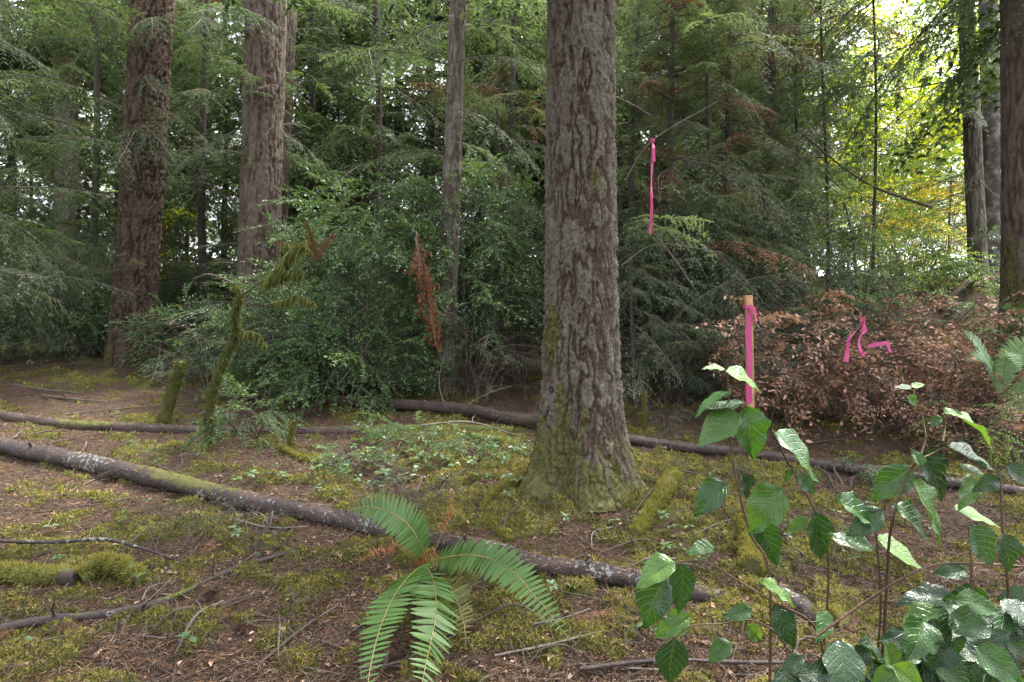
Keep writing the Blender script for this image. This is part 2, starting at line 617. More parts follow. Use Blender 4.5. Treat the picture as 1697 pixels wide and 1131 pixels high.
gx = axis([(-400, -30, 12), (-30, -8, 24), (-8, -4.5, 50), (-4.5, 4.8, 330), (4.8, 10, 70), (10, 30, 22), (30, 400, 12)])
gy = axis([(-60, 0, 14), (0, 2.2, 30), (2.2, 6.2, 170), (6.2, 10, 70), (10, 20, 40), (20, 60, 20), (60, 420, 10)])
XX, YY = np.meshgrid(gx, gy)
mo = moss_amount(XX, YY)
near = sstep(40, 10, np.hypot(XX, YY))
ZZ = gz(XX, YY) + near * (.045 * (fbm(XX * 9, YY * 9, 0, 3, 41) - .5) + .12 * np.clip(mo - .45, 0, .45)
                          * (.4 + fbm(XX * 16, YY * 16, 0, 2, 43)))
gg = G()
ny, nx = XX.shape
idx = np.arange(nx * ny).reshape(ny, nx)
gg.add(np.stack([XX, YY, ZZ], -1), np.stack([idx[:-1, :-1], idx[:-1, 1:], idx[1:, 1:], idx[1:, :-1]], -1).reshape(-1, 4), 0, mo.ravel())
ground = link('ground', gg.mesh('ground', M['ground']))
ground['kind'] = 'structure'
ground['label'] = 'mossy forest floor covered in brown needle litter'


def floor_z(x, y):
    m = moss_amount(x, y)
    return gz(x, y) + .045 * (fbm(x * 9, y * 9, 0, 3, 41) - .5) + .12 * np.clip(m - .45, 0, .45) * (.4 + fbm(x * 16, y * 16, 0, 2, 43))


def scatter(n, y0=2.2, y1=8.0, power=2.0, half=1.0):
    """Random floor points, thinning out with distance."""
    u = rng.random(n)
    p = 1 - power
    y = (y0 ** p + u * (y1 ** p - y0 ** p)) ** (1 / p)
    x = (rng.random(n) * 2 - 1) * (y * half + .3)
    return x, y


# moss carpet
x, y = scatter(190000, 2.2, 9.5, 1.9)
m = moss_amount(x, y) + .35 * (vnoise(x * 14, y * 14, 0, 3) - .5)
k = m > .50
x, y, m = x[k], y[k], m[k]
P = np.stack([x, y, floor_z(x, y) - .003], -1)
g = G()
for q in range(4):
    n = len(P)
    D = rdir(n, .75)
    D[:, 2] = np.abs(D[:, 2]) * .8 + .1
    L = rng.uniform(.010, .032, n) * (1 + np.clip(y - 3, 0, 4) * .18)
    blades(g, P + rng.normal(size=(n, 3)) * [.008, .008, .003], D, L, L * .13, 0,
           np.clip(.34 + (m - .5) * 1.3 + .5 * (fbm(P[:, 0] * 6, P[:, 1] * 6, 0, 2, 61) - .5) + rng.normal(size=n) * .24, 0, 1))
o = link('moss_carpet', g.mesh('moss_carpet', M['moss'], smooth=False))
o['kind'] = 'stuff'
tag(o, 'yellow green moss growing in patches over the forest floor', 'moss')

# fallen needles
g = G()
x, y = scatter(230000, 2.2, 10.0, 1.8)
m = moss_amount(x, y)
k = rng.random(len(x)) < np.where(m > .52, .35, 1.0)
x, y = x[k], y[k]
n = len(x)
D = rdir(n)
D[:, 2] = rng.normal(size=n) * .22 + .05
L = rng.uniform(.015, .060, n)
tone = np.clip(.45 + .9 * (fbm(x * 2, y * 2, 0, 3, 77) - .5) + rng.normal(size=n) * .24, 0, 1)
blades(g, np.stack([x, y, floor_z(x, y) + rng.uniform(0, .010, n)], -1), D, L, np.clip(L * .055, .0012, .0028), 0, tone)
o = link('needle_litter', g.mesh('needle_litter', M['needle_litter'], smooth=False))
o['kind'] = 'stuff'
tag(o, 'reddish brown conifer needles littering the forest floor', 'needle litter')

# bark flakes, leaf scraps and cone scales
g = G()
x, y = scatter(80000, 2.2, 10.0, 1.8)
n = len(x)
D = rdir(n)
D[:, 2] *= .35
sz = rng.uniform(.005, .026, n) * (.6 + .4 * rng.random(n) ** 3)
fv = np.array([[0, 0, 0], [.45, .28, .04], [1, .05, -.06], [.5, -.30, .05]])
place(g, fv, np.array([[0, 2, 1], [0, 3, 2]]), np.stack([x, y, floor_z(x, y) + rng.uniform(.001, .010, n)], -1), D, np.array([[0, 0, 1.0]]) + rng.normal(size=(n, 3)) * .45, sz, 0,
      np.clip(.42 + .7 * (fbm(x * 2, y * 2, 0, 3, 78) - .5) + rng.normal(size=n) * .30, 0, 1))
o = link('bark_flakes', g.mesh('bark_flakes', M['needle_litter'], smooth=False))
o['kind'] = 'stuff'
tag(o, 'brown bark flakes and leaf scraps scattered over the forest floor', 'litter')

# twigs too many to count
g = G()
x, y = scatter(8000, 2.3, 10.5, 1.4)
n = len(x)
L = rng.uniform(.05, .30, n)
az = rng.uniform(0, 2 * np.pi, n)
P0 = np.stack([x, y, floor_z(x, y) + .006], -1)
P2 = P0 + np.stack([np.cos(az) * L, np.sin(az) * L, 0 * L], -1)
P2[:, 2] = floor_z(P2[:, 0], P2[:, 1]) + rng.uniform(.004, .03, n)
P1 = (P0 + P2) / 2 + rng.normal(size=(n, 3)) * .012
P1[:, 2] = np.maximum(P1[:, 2], floor_z(P1[:, 0], P1[:, 1]) + .004)
r = rng.uniform(.0012, .0055, n) * rng.random(n) ** .5
sticks(g, P0, P1, r, r * .8, 0, rng.random(n))
sticks(g, P1, P2, r * .8, r * .4, 0, rng.random(n))
o = link('fallen_twigs', g.mesh('fallen_twigs', M['twig']))
o['kind'] = 'stuff'
tag(o, 'small broken twigs strewn over the forest floor', 'twigs')


# ------------------------------------------------------------------ tree trunks
def trunk_mesh(base, topdir, H, rfun, nth, nz, mat, kind='fir', seed=0, mossfun=None, zpow=1.35, amp=1.0, lobes=.10):
    base = np.asarray(base, float)
    n_up = nz // 12
    seen = H * .56
    t = np.concatenate([np.linspace(0, seen, nz - n_up), np.linspace(seen, H, n_up + 1)[1:]])
    th = np.linspace(0, 2 * np.pi, nth, endpoint=False)
    T, Z = np.meshgrid(th, t)
    R = rfun(Z)
    Rm = float(rfun(np.array(1.5)))
    U = T * Rm
    circ = 2 * np.pi * Rm
    cs, sn = np.cos(T), np.sin(T)
    if kind == 'fir':
        # furrows that join and part, ridges broken into flat overlapping flakes
        X3, Y3 = cs * Rm, sn * Rm
        w = .11 * (fbm(X3 * 5, Y3 * 5, Z * 3.0, 3, seed + 1) - .5)
        w2 = .040 * (fbm(X3 * 24, Y3 * 24, Z * 13, 3, seed + 7) - .5)
        n1 = fbm((X3 + w + w2) * 14, (Y3 + w + w2) * 14, Z * 2.7 + seed, 3, seed + 2)
        furrow = sstep(.0, .19, np.abs(2 * n1 - 1))
        npl = max(10, int(round(circ / .027)))
        wv = 1.5 * (fbm(X3 * 22, Y3 * 22, Z * 13, 3, seed + 5) - .5)
        p1, p2, pid = worley(T / (2 * np.pi) * npl + wv, Z / .060 + 1.5 * wv, npl, seed + 4)
        npl2 = npl * 2
        q1, q2, qid = worley(T / (2 * np.pi) * npl2 + wv * 1.6, Z / .028 + 1.5 * wv, npl2, seed + 14)
        edge = sstep(0, .10, p2 - p1)
        flake = .6 * pid + .4 * qid
        fine = fbm(X3 * 120, Y3 * 120, Z * 90, 2, seed + 6)
        h = .40 * furrow + .10 * edge + .42 * flake * (.4 + .6 * furrow) + .22 * (fine - .5) + .06
        disp = amp * (.021 * (furrow - .8) + .016 * (pid - .5) * (.3 + .7 * furrow) + .008 * (qid - .5) + .006 * (edge - 1) + .005 * (fine - .5))
    elif kind == 'fine':
        X3, Y3 = cs * Rm, sn * Rm
        w = .04 * (fbm(X3 * 6, Y3 * 6, Z * 3, 2, seed + 1) - .5)
        n2 = fbm((X3 + w) * 17, (Y3 + w) * 17, Z * 2.8, 2, seed + 3)
        crack = sstep(.0, .30, np.abs(2 * n2 - 1))
        n3 = fbm(X3 * 42, Y3 * 42, Z * 20, 3, seed + 4)
        scale_ = np.floor(n3 * 8) / 8
        h = .45 * crack + .85 * (scale_ - .3) + .15
        disp = amp * .026 * (h - .5)
    else:
        fine = fbm(cs * 3, sn * 3, Z * 9, 4, seed + 6)
        h = .3 + .6 * fine
        disp = amp * .008 * (fine - .5)
    lob = 1 + lobes * np.exp(-Z / .42) * np.cos(5 * T + seed) + .6 * lobes * np.exp(-Z / .6) * np.cos(3 * T + 2 * seed)
    big = 1 + .05 * (fbm(cs * .9, sn * .9, Z * .6, 2, seed + 8) - .5)
    RR = R * lob * big + disp
    d = norm(np.asarray(topdir, float))
    bend = .03 * (fbm(t * .25, 0, 0, 2, seed + 9) - .5)
    cen = base[None] + d[None] * (t / d[2])[:, None] + np.stack([bend, 0 * t, 0 * t], -1) * sstep(.5, 3, t)[:, None]
    V = np.stack([cen[:, 0:1] + RR * cs, cen[:, 1:2] + RR * sn, np.broadcast_to(cen[:, 2:3], RR.shape)], -1)
    mo_ = mossfun(T, Z, V) if mossfun else np.zeros_like(Z)
    i = np.arange(nz - 1)[:, None] * nth
    j = np.arange(nth)[None]
    kk = (j + 1) % nth
    F = np.stack([i + j, i + kk, i + nth + kk, i + nth + j], -1).reshape(-1, 4)
    g = G()
    g.add(V, F, 0, np.clip(h, 0, 1).ravel(), np.clip(mo_, 0, 1).ravel())
    return g.mesh('trunk', mat), V, mo_, h


def tree_pose(bx, by, d, tx, ty=0.0, sink=.12):
    """Base from picture point + depth, lean from where the trunk leaves the picture's top."""
    b = at(bx, by, d)
    t = at(tx, ty, d)
    dr = norm(t - b)
    b[2] -= sink
    return b, dr


def tri_moss(V, mo_, n, thr, lo, hi, parent, mat, name='moss'):
    """Tufts on a trunk wherever its moss amount is high."""
    W = V.reshape(-1, 3)
    mm = mo_.ravel() + rng.normal(size=mo_.size) * .10
    idx_ = np.nonzero((mm > thr) & (W[:, 1] < W[:, 1].mean() + .25))[0]
    if len(idx_) == 0:
        return
    idx_ = rng.choice(idx_, n)
    c = V.mean(axis=1)[idx_ // V.shape[1]]
    P = W[idx_] + rng.normal(size=(n, 3)) * .006
    out = norm(P - c)
    D = out * .8 + rng.normal(size=(n, 3)) * .5 + np.array([0, 0, -.35])
    L = rng.uniform(lo, hi, n)
    g = G()
    blades(g, P - out * .003, D, L, L * .13, 0, np.clip(.5 + rng.normal(size=n) * .25, 0, 1))
    part(name, g.mesh(name, mat, smooth=False), parent, kind='stuff')


# the big fir in the middle
b, dr = tree_pose(962, 845, 4.75, 964)
b[2] = float(gz(b[0], b[1])) - .12
hgt = .22


def r_big(Z):
    return .268 + .055 * np.exp(-Z / .9) + .145 * np.exp(-Z / .24) - .0075 * Z


def moss_big(T, Z, V):
    a = np.cos(T - math.radians(205))          # side facing left
    m = .70 * np.exp(-np.clip(Z - .1, 0, 9) / .62)
    m = m + .34 * sstep(.25, .95, a) * sstep(1.75, 1.1, Z) * (.1 + 1.2 * fbm(np.cos(T) * 2, np.sin(T) * 2, Z * 2.2, 3, 3))
    m = m + .75 * np.exp(-(((T - math.radians(284)) / .17) ** 2 + ((Z - 2.30) / .11) ** 2))
    m = m + .60 * np.exp(-(((T - math.radians(212)) / .17) ** 2 + ((Z - 3.05) / .16) ** 2))
    m = m + .85 * np.exp(-(((T - math.radians(215)) / .25) ** 2 + ((Z - 1.28) / .20) ** 2))
    m = m + 1.3 * (fbm(np.cos(T) * 5, np.sin(T) * 5, Z * 5, 5, 13) - .5)
    return m


t1 = thing('fir_tree', 'thick grey fir trunk with deeply furrowed bark and mossy flared base, standing alone in front', 'tree', b)
me, V, mo_, _ = trunk_mesh(b, dr, 8.5, r_big, 290, 620, M['fir_bark'], 'fir', 1, moss_big, 1.25, 1.25, .15)
part('trunk', me, t1)
tri_moss(V, mo_, 26000, .52, .008, .022, t1, M['moss_bark'])


def tree(name, label, bx, by, d, tx, diam, H, mat, kind, seed, nth, nz, moss=None, flare=.25, group=None, taper=.012, ground_base=True, amp=1.0, cat='tree'):
    b, dr = tree_pose(bx, by, d, tx)
    if ground_base:
        b[2] = float(gz(b[0], b[1])) - .15
    t = thing(name, label, cat, b, group)
    rf = lambda Z: diam / 2 * (1 + flare * np.exp(-Z / .45)) * np.maximum(1 - taper * Z / max(diam, .1) * .5, .25)
    me, V, mo_, _ = trunk_mesh(b, dr, H, rf, nth, nz, M[mat], kind, seed, moss, 1.2, amp)
    part('trunk', me, t)
    if moss is not None:
        tri_moss(V, mo_, 5000, .5, .012, .035, t, M['moss_bark'])
    t['_d'] = [float(c) for c in dr]
    t['_h'] = H
    return t


def left_moss(base=.5, side=.5, top=9.0):
    def f(T, Z, V):
        a = np.cos(T - math.radians(195))
        return base * np.exp(-Z / .5) + side * sstep(.35, .9, a) * sstep(top, top - 1, Z) * (.3 + 1.1 * fbm(np.cos(T) * 2, np.sin(T) * 2, Z * 1.3, 3, 8))
    return f


TREES = {}
TREES['red'] = tree('fir_tree', 'dark reddish fir trunk leaning slightly, with ridged bark, at the left clearing edge', 216, 605, 9.8, 253, .60, 12, 'red_bark', 'fir', 5, 150, 420, left_moss(.5, .45, 3.5), amp=1.7)
TREES['brown'] = tree('fir_tree', 'straight brown fir trunk with fine bark rising behind the mossy sapling', 424, 600, 9.2, 440, .575, 12, 'brown_bark', 'fine', 9, 150, 420, left_moss(.3, .55, 4.2), amp=1.5)
TREES['brown2'] = tree('fir_tree', 'slimmer brown trunk half hidden by the brown fir trunk beside it', 446, 590, 10.4, 474, .36, 12, 'brown_bark', 'fine', 12, 90, 260)
TREES['mossy'] = tree('fir_tree', 'greyish trunk with moss on its upper part, behind boughs beside the red trunk', 116, 560, 13, 105, .44, 13, 'grey_bark', 'fine', 15, 90, 260,
                      lambda T, Z, V: .75 * sstep(4.2, 5.8, Z) * (.4 + fbm(np.cos(T) * 2, np.sin(T) * 2, Z, 3, 4)) + .1)
TREES['slim'] = tree('hemlock_tree', 'slim grey trunk rising out of the green shrubs beside the big fir', 737, 680, 7.9, 759, .225, 10, 'grey_bark', 'fine', 19, 90, 260, left_moss(.75, .1, 2))
TREES['thin'] = tree('hemlock_tree', 'thin dark trunk just behind the slim grey trunk', 716, 560, 13.5, 713, .19, 13, 'far_bark', 'fine', 21, 50, 160)
TREES['rightslim'] = tree('hemlock_tree', 'slim grey trunk on the bank, first of the three trunks at the right edge', 1624, 455, 9.5, 1602, .235, 10, 'grey_bark', 'fine', 25, 90, 260, left_moss(.5, .12, 3))
TREES['alder'] = tree('alder_tree', 'smooth alder trunk blotched with white lichen, between the two right edge trunks', 1652, 440, 10.2, 1639, .29, 11, 'alder_bark', 'smooth', 27, 80, 260, lambda T, Z, V: .62 * np.exp(-((Z - 3.3) / .22) ** 2))
TREES['rightbig'] = tree('fir_tree', 'broad brown fir trunk cut off by the right edge of the picture', 1722, 545, 7.3, 1716, .66, 10, 'brown_bark', 'fine', 31, 150, 380, left_moss(.55, .5, 2.3))
TREES['hem'] = tree('hemlock_tree', 'dark thin trunk between drooping boughs, near the stake ribbon side of the wood', 1258, 520, 10.8, 1281, .19, 11, 'far_bark', 'fine', 35, 60, 200)


# ------------------------------------------------------------------ boughs and leafy sprays (shared meshes)
def bough_mesh(name, L=1.6, spread=.55, droop=.30, mats=None, step=.050, tl=.12, nl=.0135, nw=.0040, nsp=.0085, dens=.92, hang=.7, bare=0.0, wr=.011):
    """A conifer bough along +X: main stem, side twigs, twiglets and flat needles."""
    g = G()
    s = np.linspace(0, L, 14)
    ph = rng.uniform(0, 6)
    P = np.stack([s, .05 * L * np.sin(s / L * 3 + ph), .06 * s - droop * (s / L) ** 2 * L * .6], -1)
    tube(g, P, np.linspace(wr, .0025, 14), 5, 0, .5)
    ss = np.arange(.10 * L, L, step)
    S0, S1, sr = [], [], []
    NP, ND, NL, NA = [], [], [], []
    for i, q in enumerate(ss):
        t = q / L
        if rng.random() > dens:
            continue
        p0 = np.array([np.interp(q, s, P[:, c]) for c in range(3)])
        ax = norm(np.array([np.interp(min(q + .05, L), s, P[:, c]) for c in range(3)]) - p0) if q < L - .05 else np.array([1, 0, -.4])
        side = 1 if i % 2 else -1
        l = spread * ((1 - t) ** .65) * (.45 + .55 * min(1, t / .2)) * rng.uniform(.35, 1.15) + .05
        ang = math.radians(rng.uniform(32, 74))
        lat = np.array([0, side, 0.0])
        d0 = norm(ax * math.cos(ang) + lat * math.sin(ang) + np.array([0, 0, rng.normal() * .10 + .05]))
        m = 6
        u = np.linspace(0, 1, m)[:, None]
        Q = p0 + d0 * u * l + np.array([0, 0, -hang * l]) * u ** 2 + ax * .12 * l * u ** 2 + rng.normal(size=3) * .22 * l * u ** 2
        S0.append(Q[:-1]); S1.append(Q[1:])
        sr.append(np.linspace(.0035, .0012, m - 1))
        if bare and rng.random() < bare:
            continue
        # twiglets
        nt = max(2, int(l / .044))
        uu = np.linspace(.10, 1, nt)
        for sd in (-1, 1):
            v = np.clip(uu + rng.normal(size=nt) * .02, .04, 1)
            pt = np.stack([np.interp(v, u[:, 0], Q[:, c]) for c in range(3)], -1)
            tg = norm(np.gradient(Q, axis=0))
            tgv = norm(np.stack([np.interp(v, u[:, 0], tg[:, c]) for c in range(3)], -1))
            la = norm(np.cross(np.array([0, 0, 1.0]), tgv)) * sd
            a2 = np.radians(rng.uniform(38, 62, nt))[:, None]
            dt = norm(tgv * np.cos(a2) + la * np.sin(a2) + np.stack([0 * v, 0 * v, rng.normal(size=nt) * .10 - .16], -1))
            ll = tl * (1.05 - .65 * v) * rng.uniform(.35, 1.25, nt)
            tone = np.clip(rng.random() * .4 + .3 + rng.normal(size=nt) * .15, 0, 1)
            k = int(tl / nsp)
            w = (np.arange(k) + .5) / k
            pos = pt[:, None] + dt[:, None] * (ll[:, None] * w[None])[..., None] + np.array([0, 0, -.25]) * ((ll[:, None] * w[None]) ** 2)[..., None] * 4
            for sd2 in (-1, 1):
                ln = norm(np.cross(np.array([0, 0, 1.0]), dt)) * sd2
                nd = dt[:, None] * .55 + ln[:, None] * .85 + rng.normal(size=(nt, k, 3)) * .16
                NP.append(pos.reshape(-1, 3)); ND.append(nd.reshape(-1, 3))
                NL.append((nl * (1.1 - .5 * w)[None] * np.ones((nt, 1))).ravel())
                NA.append(np.repeat(tone, k))
    sticks(g, np.concatenate(S0), np.concatenate(S1), np.concatenate(sr), np.concatenate(sr) * .8, 0)
    if NP:
        NP, ND, NL, NA = map(np.concatenate, (NP, ND, NL, NA))
        n = len(NP)
        D = norm(ND)
        up = norm(np.array([0, 0, 1.0]) + rng.normal(size=(n, 3)) * .35)
        Sd = norm(np.cross(D, up)) * (NL * nw / nl)[:, None]
        V = np.stack([NP - Sd, NP + Sd, NP + D * NL[:, None]], 1).reshape(-1, 3)
        g.add(V, np.arange(3 * n).reshape(-1, 3), 1, np.repeat(NA, 3))
    return g.mesh(name, mats, smooth=False)


WN = [M['twig'], M['needles']]
BOUGH = [bough_mesh('bough', 1.5, .55, .35, WN), bough_mesh('bough', 1.7, .50, .55, WN), bough_mesh('bough', 1.3, .60, .20, WN, hang=.9),
         bough_mesh('bough', 1.6, .45, .75, WN, hang=.9), bough_mesh('bough', 1.4, .5, .45, WN, dens=.7)]
FAR = [bough_mesh('bough', 1.6, .6, .4, WN, step=.055, tl=.16, nsp=.020, nl=.034, nw=.010, dens=.9, hang=.8),
       bough_mesh('bough', 1.7, .5, .7, WN, step=.055, tl=.16, nsp=.020, nl=.034, nw=.010, hang=1.1, dens=.85)]
BARE = [bough_mesh('bare_branch', 1.5, .45, .45, WN, step=.075, bare=1.0, wr=.009), bough_mesh('bare_branch', 1.3, .55, .15, WN, step=.06, bare=.86, wr=.008)]
BROOM = bough_mesh('bough', .95, .13, .12, WN, step=.011, tl=.075, nsp=.006, nl=.026, nw=.0016, hang=.3)


def set_mat(o, i, m):
    o.material_slots[i].link = 'OBJECT'
    o.material_slots[i].material = m


def orient(pos, az, pitch, roll=0.0, s=1.0):
    return (Matrix.Translation(Vector([float(c) for c in pos])) @ Matrix.Rotation(az, 4, 'Z') @ Matrix.Rotation(-pitch, 4, 'Y')
            @ Matrix.Rotation(roll, 4, 'X') @ Matrix.Diagonal((s, s, s, 1)))


def add_boughs(t, z0, z1, n, size=(.8, 1.3), mat=None, meshes=None, az=None, pitch=(-25, 20), wood=None, name='bough', deadfrac=0.0):
    """Boughs up a trunk from z0 to z1 (world heights)."""
    dr = np.array(list(t['_d']))
    b = np.array(t.location)
    z1 = max(z0 + .5, min(z1, CAMH + .58 * b[1] + .6)) if meshes is None or b[1] > 8 else z1
    n = int(n * 1.35) if (meshes is None) else n
    zs = np.sort(rng.uniform(z0, z1, n))
    for z in zs:
        c = dr / dr[2] * (z - b[2])
        a = rng.uniform(0, 2 * np.pi) if az is None else math.radians(rng.uniform(*az))
        m = (meshes or BOUGH)[rng.integers(len(meshes or BOUGH))]
        o = link(name, m, t, orient(c, a, math.radians(rng.uniform(*pitch)), math.radians(rng.uniform(-35, 35)), rng.uniform(*size)))
        mm = M['needles_dead'] if rng.random() < deadfrac else mat
        if mm is not None:
            set_mat(o, 1, mm)
        if wood is not None:
            set_mat(o, 0, wood)


# boughs of the trunks in view; az 270 points to the camera, 180 to the left, 0 to the right
N_, NG, NF = M['needles'], M['needles_grey'], M['needles_far']
add_boughs(TREES['red'], 2.0, 5.0, 9, (.5, .9), None, BARE, (0, 360), (-20, 25))
add_boughs(TREES['red'], 4.5, 8.5, 14, (.8, 1.3), N_)
add_boughs(TREES['brown'], 2.0, 6.0, 12, (.6, 1.0), None, BARE, (-70, 250), (-10, 40), M['grey_twig'])
add_boughs(TREES['brown'], 4.2, 8.0, 14, (.8, 1.3), N_)
add_boughs(TREES['mossy'], 1.6, 9.0, 36, (.9, 1.4), NF)
add_boughs(TREES['slim'], 2.6, 6.0, 16, (.55, .85), None, BARE, (-120, 300), (0, 45))
add_boughs(TREES['slim'], 3.3, 7.0, 16, (.6, 1.0), NG)
add_boughs(TREES['thin'], 2.0, 9.5, 40, (.9, 1.4), N_)
add_boughs(TREES['rightslim'], 4.8, 7.2, 8, (.8, 1.2), N_, None, (120, 260), (-20, 20))
add_boughs(TREES['rightslim'], 2.6, 5.0, 8, (.6, .9), None, BARE, (100, 260), (-20, 30))
add_boughs(TREES['alder'], 5.5, 8.5, 10, (.9, 1.4), NF)
add_boughs(TREES['rightbig'], 5.0, 8.0, 10, (.9, 1.4), N_)
add_boughs(TREES['hem'], 2.2, 8.8, 46, (.8, 1.3), NG, deadfrac=.10)

t1['_d'] = [float(c) for c in norm(dr)]
add_boughs(t1, 5.6, 8.4, 20, (1.2, 1.9), N_, FAR)  # crown boughs above the frame, added to shade the foreground
add_boughs(TREES['rightbig'], 5.6, 9.0, 18, (1.2, 1.9), N_, FAR)  # unseen upper boughs, likewise added for their shade on the floor

# trees whose trunks the boughs hide or that stand deeper in the wood
def small_tree(name, label, px, d, diam, H, n, z0, size=(.8, 1.3), mat=None, meshes=None, group=None, az=None, lean=0.0, deadfrac=0.0, pitch=(-25, 20), bark='far_bark'):
    x = (px - CX) / FPX * d
    z = float(gz(x, d))
    t = thing(name, label, 'tree', (x, d, z - .1), group)
    dr = norm(np.array([lean + rng.normal() * .012, rng.normal() * .012, 1.0]))
    hh = np.linspace(0, H, 12)
    P = np.array([x, d, z - .1])[None] + dr[None] * hh[:, None] + np.stack([.04 * np.sin(hh * .9 + px), 0 * hh, 0 * hh], -1)
    g = G()
    tube(g, P, diam / 2 * (1 - .55 * hh / H) * (1 + .25 * np.exp(-hh / .4)), 14, 0, .5)
    part('trunk', g.mesh('trunk', M[bark]), t)
    t['_d'] = [float(c) for c in dr]
    add_boughs(t, z + z0, z + H, n, size, mat, meshes, az, pitch, deadfrac=deadfrac)
    return t


small_tree('hemlock_tree', 'young hemlock with grey green drooping boughs just right of the big fir', 1120, 8.3, .12, 6.2, 44, .9, (.7, 1.15), NG, deadfrac=.12)
small_tree('hemlock_tree', 'young hemlock with frosty looking layered boughs above the brown bush', 1215, 9.3, .12, 7.0, 44, 1.0, (.7, 1.2), NG, deadfrac=.15)
small_tree('hemlock_tree', 'bushy hemlock with overlapping pale sprays above the stake', 1175, 8.4, .08, 6.0, 40, 1.2, (.55, .95), NG, deadfrac=.14)
small_tree('hemlock_tree', 'hemlock with dark sprays between the slim grey trunk and the big fir', 815, 10.4, .08, 7.0, 40, 1.0, (.6, 1.0), N_)
small_tree('hemlock_tree', 'low dark hemlock sapling behind the wooden stake', 1052, 7.2, .05, 2.1, 22, .35, (.45, .8), NG)
small_tree('hemlock_tree', 'hemlock sapling crowding the brown bush from behind', 1215, 7.2, .06, 1.5, 16, .25, (.5, .8), NG, deadfrac=.2)
small_tree('hemlock_tree', 'dark hemlock with long drooping boughs at the left picture edge', -90, 8.0, .22, 7.5, 44, 1.4, (.8, 1.3), N_, az=(-95, 60))
small_tree('hemlock_tree', 'young hemlock with dark boughs beside the red fir trunk', 155, 10.6, .14, 7.0, 40, .8, (.8, 1.3), N_)
small_tree('hemlock_tree', 'young hemlock filling the gap between red and brown trunks', 335, 11.5, .16, 8.5, 46, .8, (.8, 1.3), N_)
small_tree('hemlock_tree', 'hemlock with dense dark boughs behind the slim grey trunk', 620, 11.0, .16, 8.0, 46, 1.2, (.8, 1.3), N_)
small_tree('hemlock_tree', 'hemlock with feathery grey boughs left of the big fir', 850, 9.6, .14, 7.5, 46, .9, (.7, 1.2), NG, deadfrac=.06)
small_tree('hemlock_tree', 'grey green hemlock close behind the right side of the big fir', 1045, 9.6, .12, 7.0, 40, 1.2, (.6, 1.0), NG, deadfrac=.05)
small_tree('hemlock_tree', 'dark young hemlock between the thin dark trunk and the sunlit gap', 1320, 10.6, .07, 7.5, 34, 1.0, (.7, 1.0), N_)
small_tree('hemlock_tree', 'hemlock whose dark boughs hang in front of the upper maples', 1450, 9.2, .05, 7.0, 15, 3.0, (.7, 1.1), N_, pitch=(-45, 0), az=(90, 270))
small_tree('hemlock_tree', 'dark hemlock with sweeping boughs in front of the yellow maples', 1370, 9.9, .06, 6.5, 20, 2.4, (.7, 1.1), N_, az=(90, 300))
small_tree('hemlock_tree', 'broad young hemlock beside the right edge trunks', 1575, 12.0, .05, 2.2, 16, .3, (.6, .9), M['needles_grey'])

deep = [(-260, 15), (-120, 13), (20, 16), (60, 21), (190, 15), (250, 19), (300, 24), (375, 15.5), (520, 14), (560, 18), (600, 23), (660, 16), (800, 15), (830, 20), (900, 13.5), (960, 17),
        (1010, 14), (1060, 20), (1110, 15), (1180, 13.5), (1190, 19), (1240, 16), (1330, 18), (2100, 13), (2200, 17)]
for i, (px, d) in enumerate(deep):
    small_tree('conifer_tree', 'slender conifer standing deep in the wood behind the thicket', px + rng.uniform(-12, 12), d, rng.uniform(.10, .22), rng.uniform(10, 15), 56 if d < 17 else 42, .6 if d < 17 else 1.5,
               (1.2, 2.0), NF if i % 3 else N_, FAR, 'conifers deep in the wood', deadfrac=.04)


# the wood beyond, too deep to tell its trees apart
g = G()
for k in range(1500):
    y0 = rng.uniform(20, 44)
    x0 = rng.uniform(-1.35, 1.35) * y0
    gap = .40 < x0 / y0 < .90
    if gap and y0 < 34:
        continue
    hmax = (9 if gap else 11 if x0 < -4 else 13) + 5 * vnoise(x0 * .35, y0 * .1, 0, 5)
    z0 = float(gz(x0, y0)) + hmax * rng.random() ** 1.6
    a0 = rng.uniform(0, 2 * np.pi)
    n = 260
    r = rng.random(n) ** .6 * 1.9
    da = a0 + rng.normal(size=n) * .45
    P = np.stack([x0 + r * np.cos(da), y0 + r * np.sin(da), z0 - .28 * r ** 1.6 + rng.normal(size=n) * .12], -1)
    D = np.stack([np.cos(da + rng.normal(size=n) * .8), np.sin(da + rng.normal(size=n) * .8), -.5 + rng.normal(size=n) * .35], -1)
    blades(g, P, D, rng.uniform(.12, .28, n), rng.uniform(.025, .05, n), 0, np.clip(rng.random() * .5 + rng.random(n) * .5, 0, 1))
o = link('distant_woods', g.mesh('distant_woods', M['needles_far'], smooth=False))
o['kind'] = 'stuff'
tag(o, 'distant mass of green conifers closing off the view', 'woods')


# ------------------------------------------------------------------ leafy shrubs
def leaf_shape(fold=.15, curl=.1, wid=.5, tip=1.0):
    """Six-sided folded leaf along +X, one unit long."""
    v = np.array([[0, 0, 0], [.35, wid / 2, fold * wid], [.75, wid * .36, fold * wid * .6 - curl * .4], [1, 0, -curl], [.75, -wid * .36, fold * wid * .6 - curl * .4],
                  [.35, -wid / 2, fold * wid], [.4, 0, 0], [.75, 0, -curl * .4]])
    f = np.array([[0, 6, 1, 1], [6, 7, 2, 1], [7, 3, 2, 2], [0, 5, 6, 6], [6, 5, 4, 7], [7, 4, 3, 3]])
    return v, np.array([[0, 6, 1], [6, 7, 2], [6, 2, 1], [7, 3, 2], [0, 5, 6], [6, 5, 4], [6, 4, 7], [7, 4, 3]])


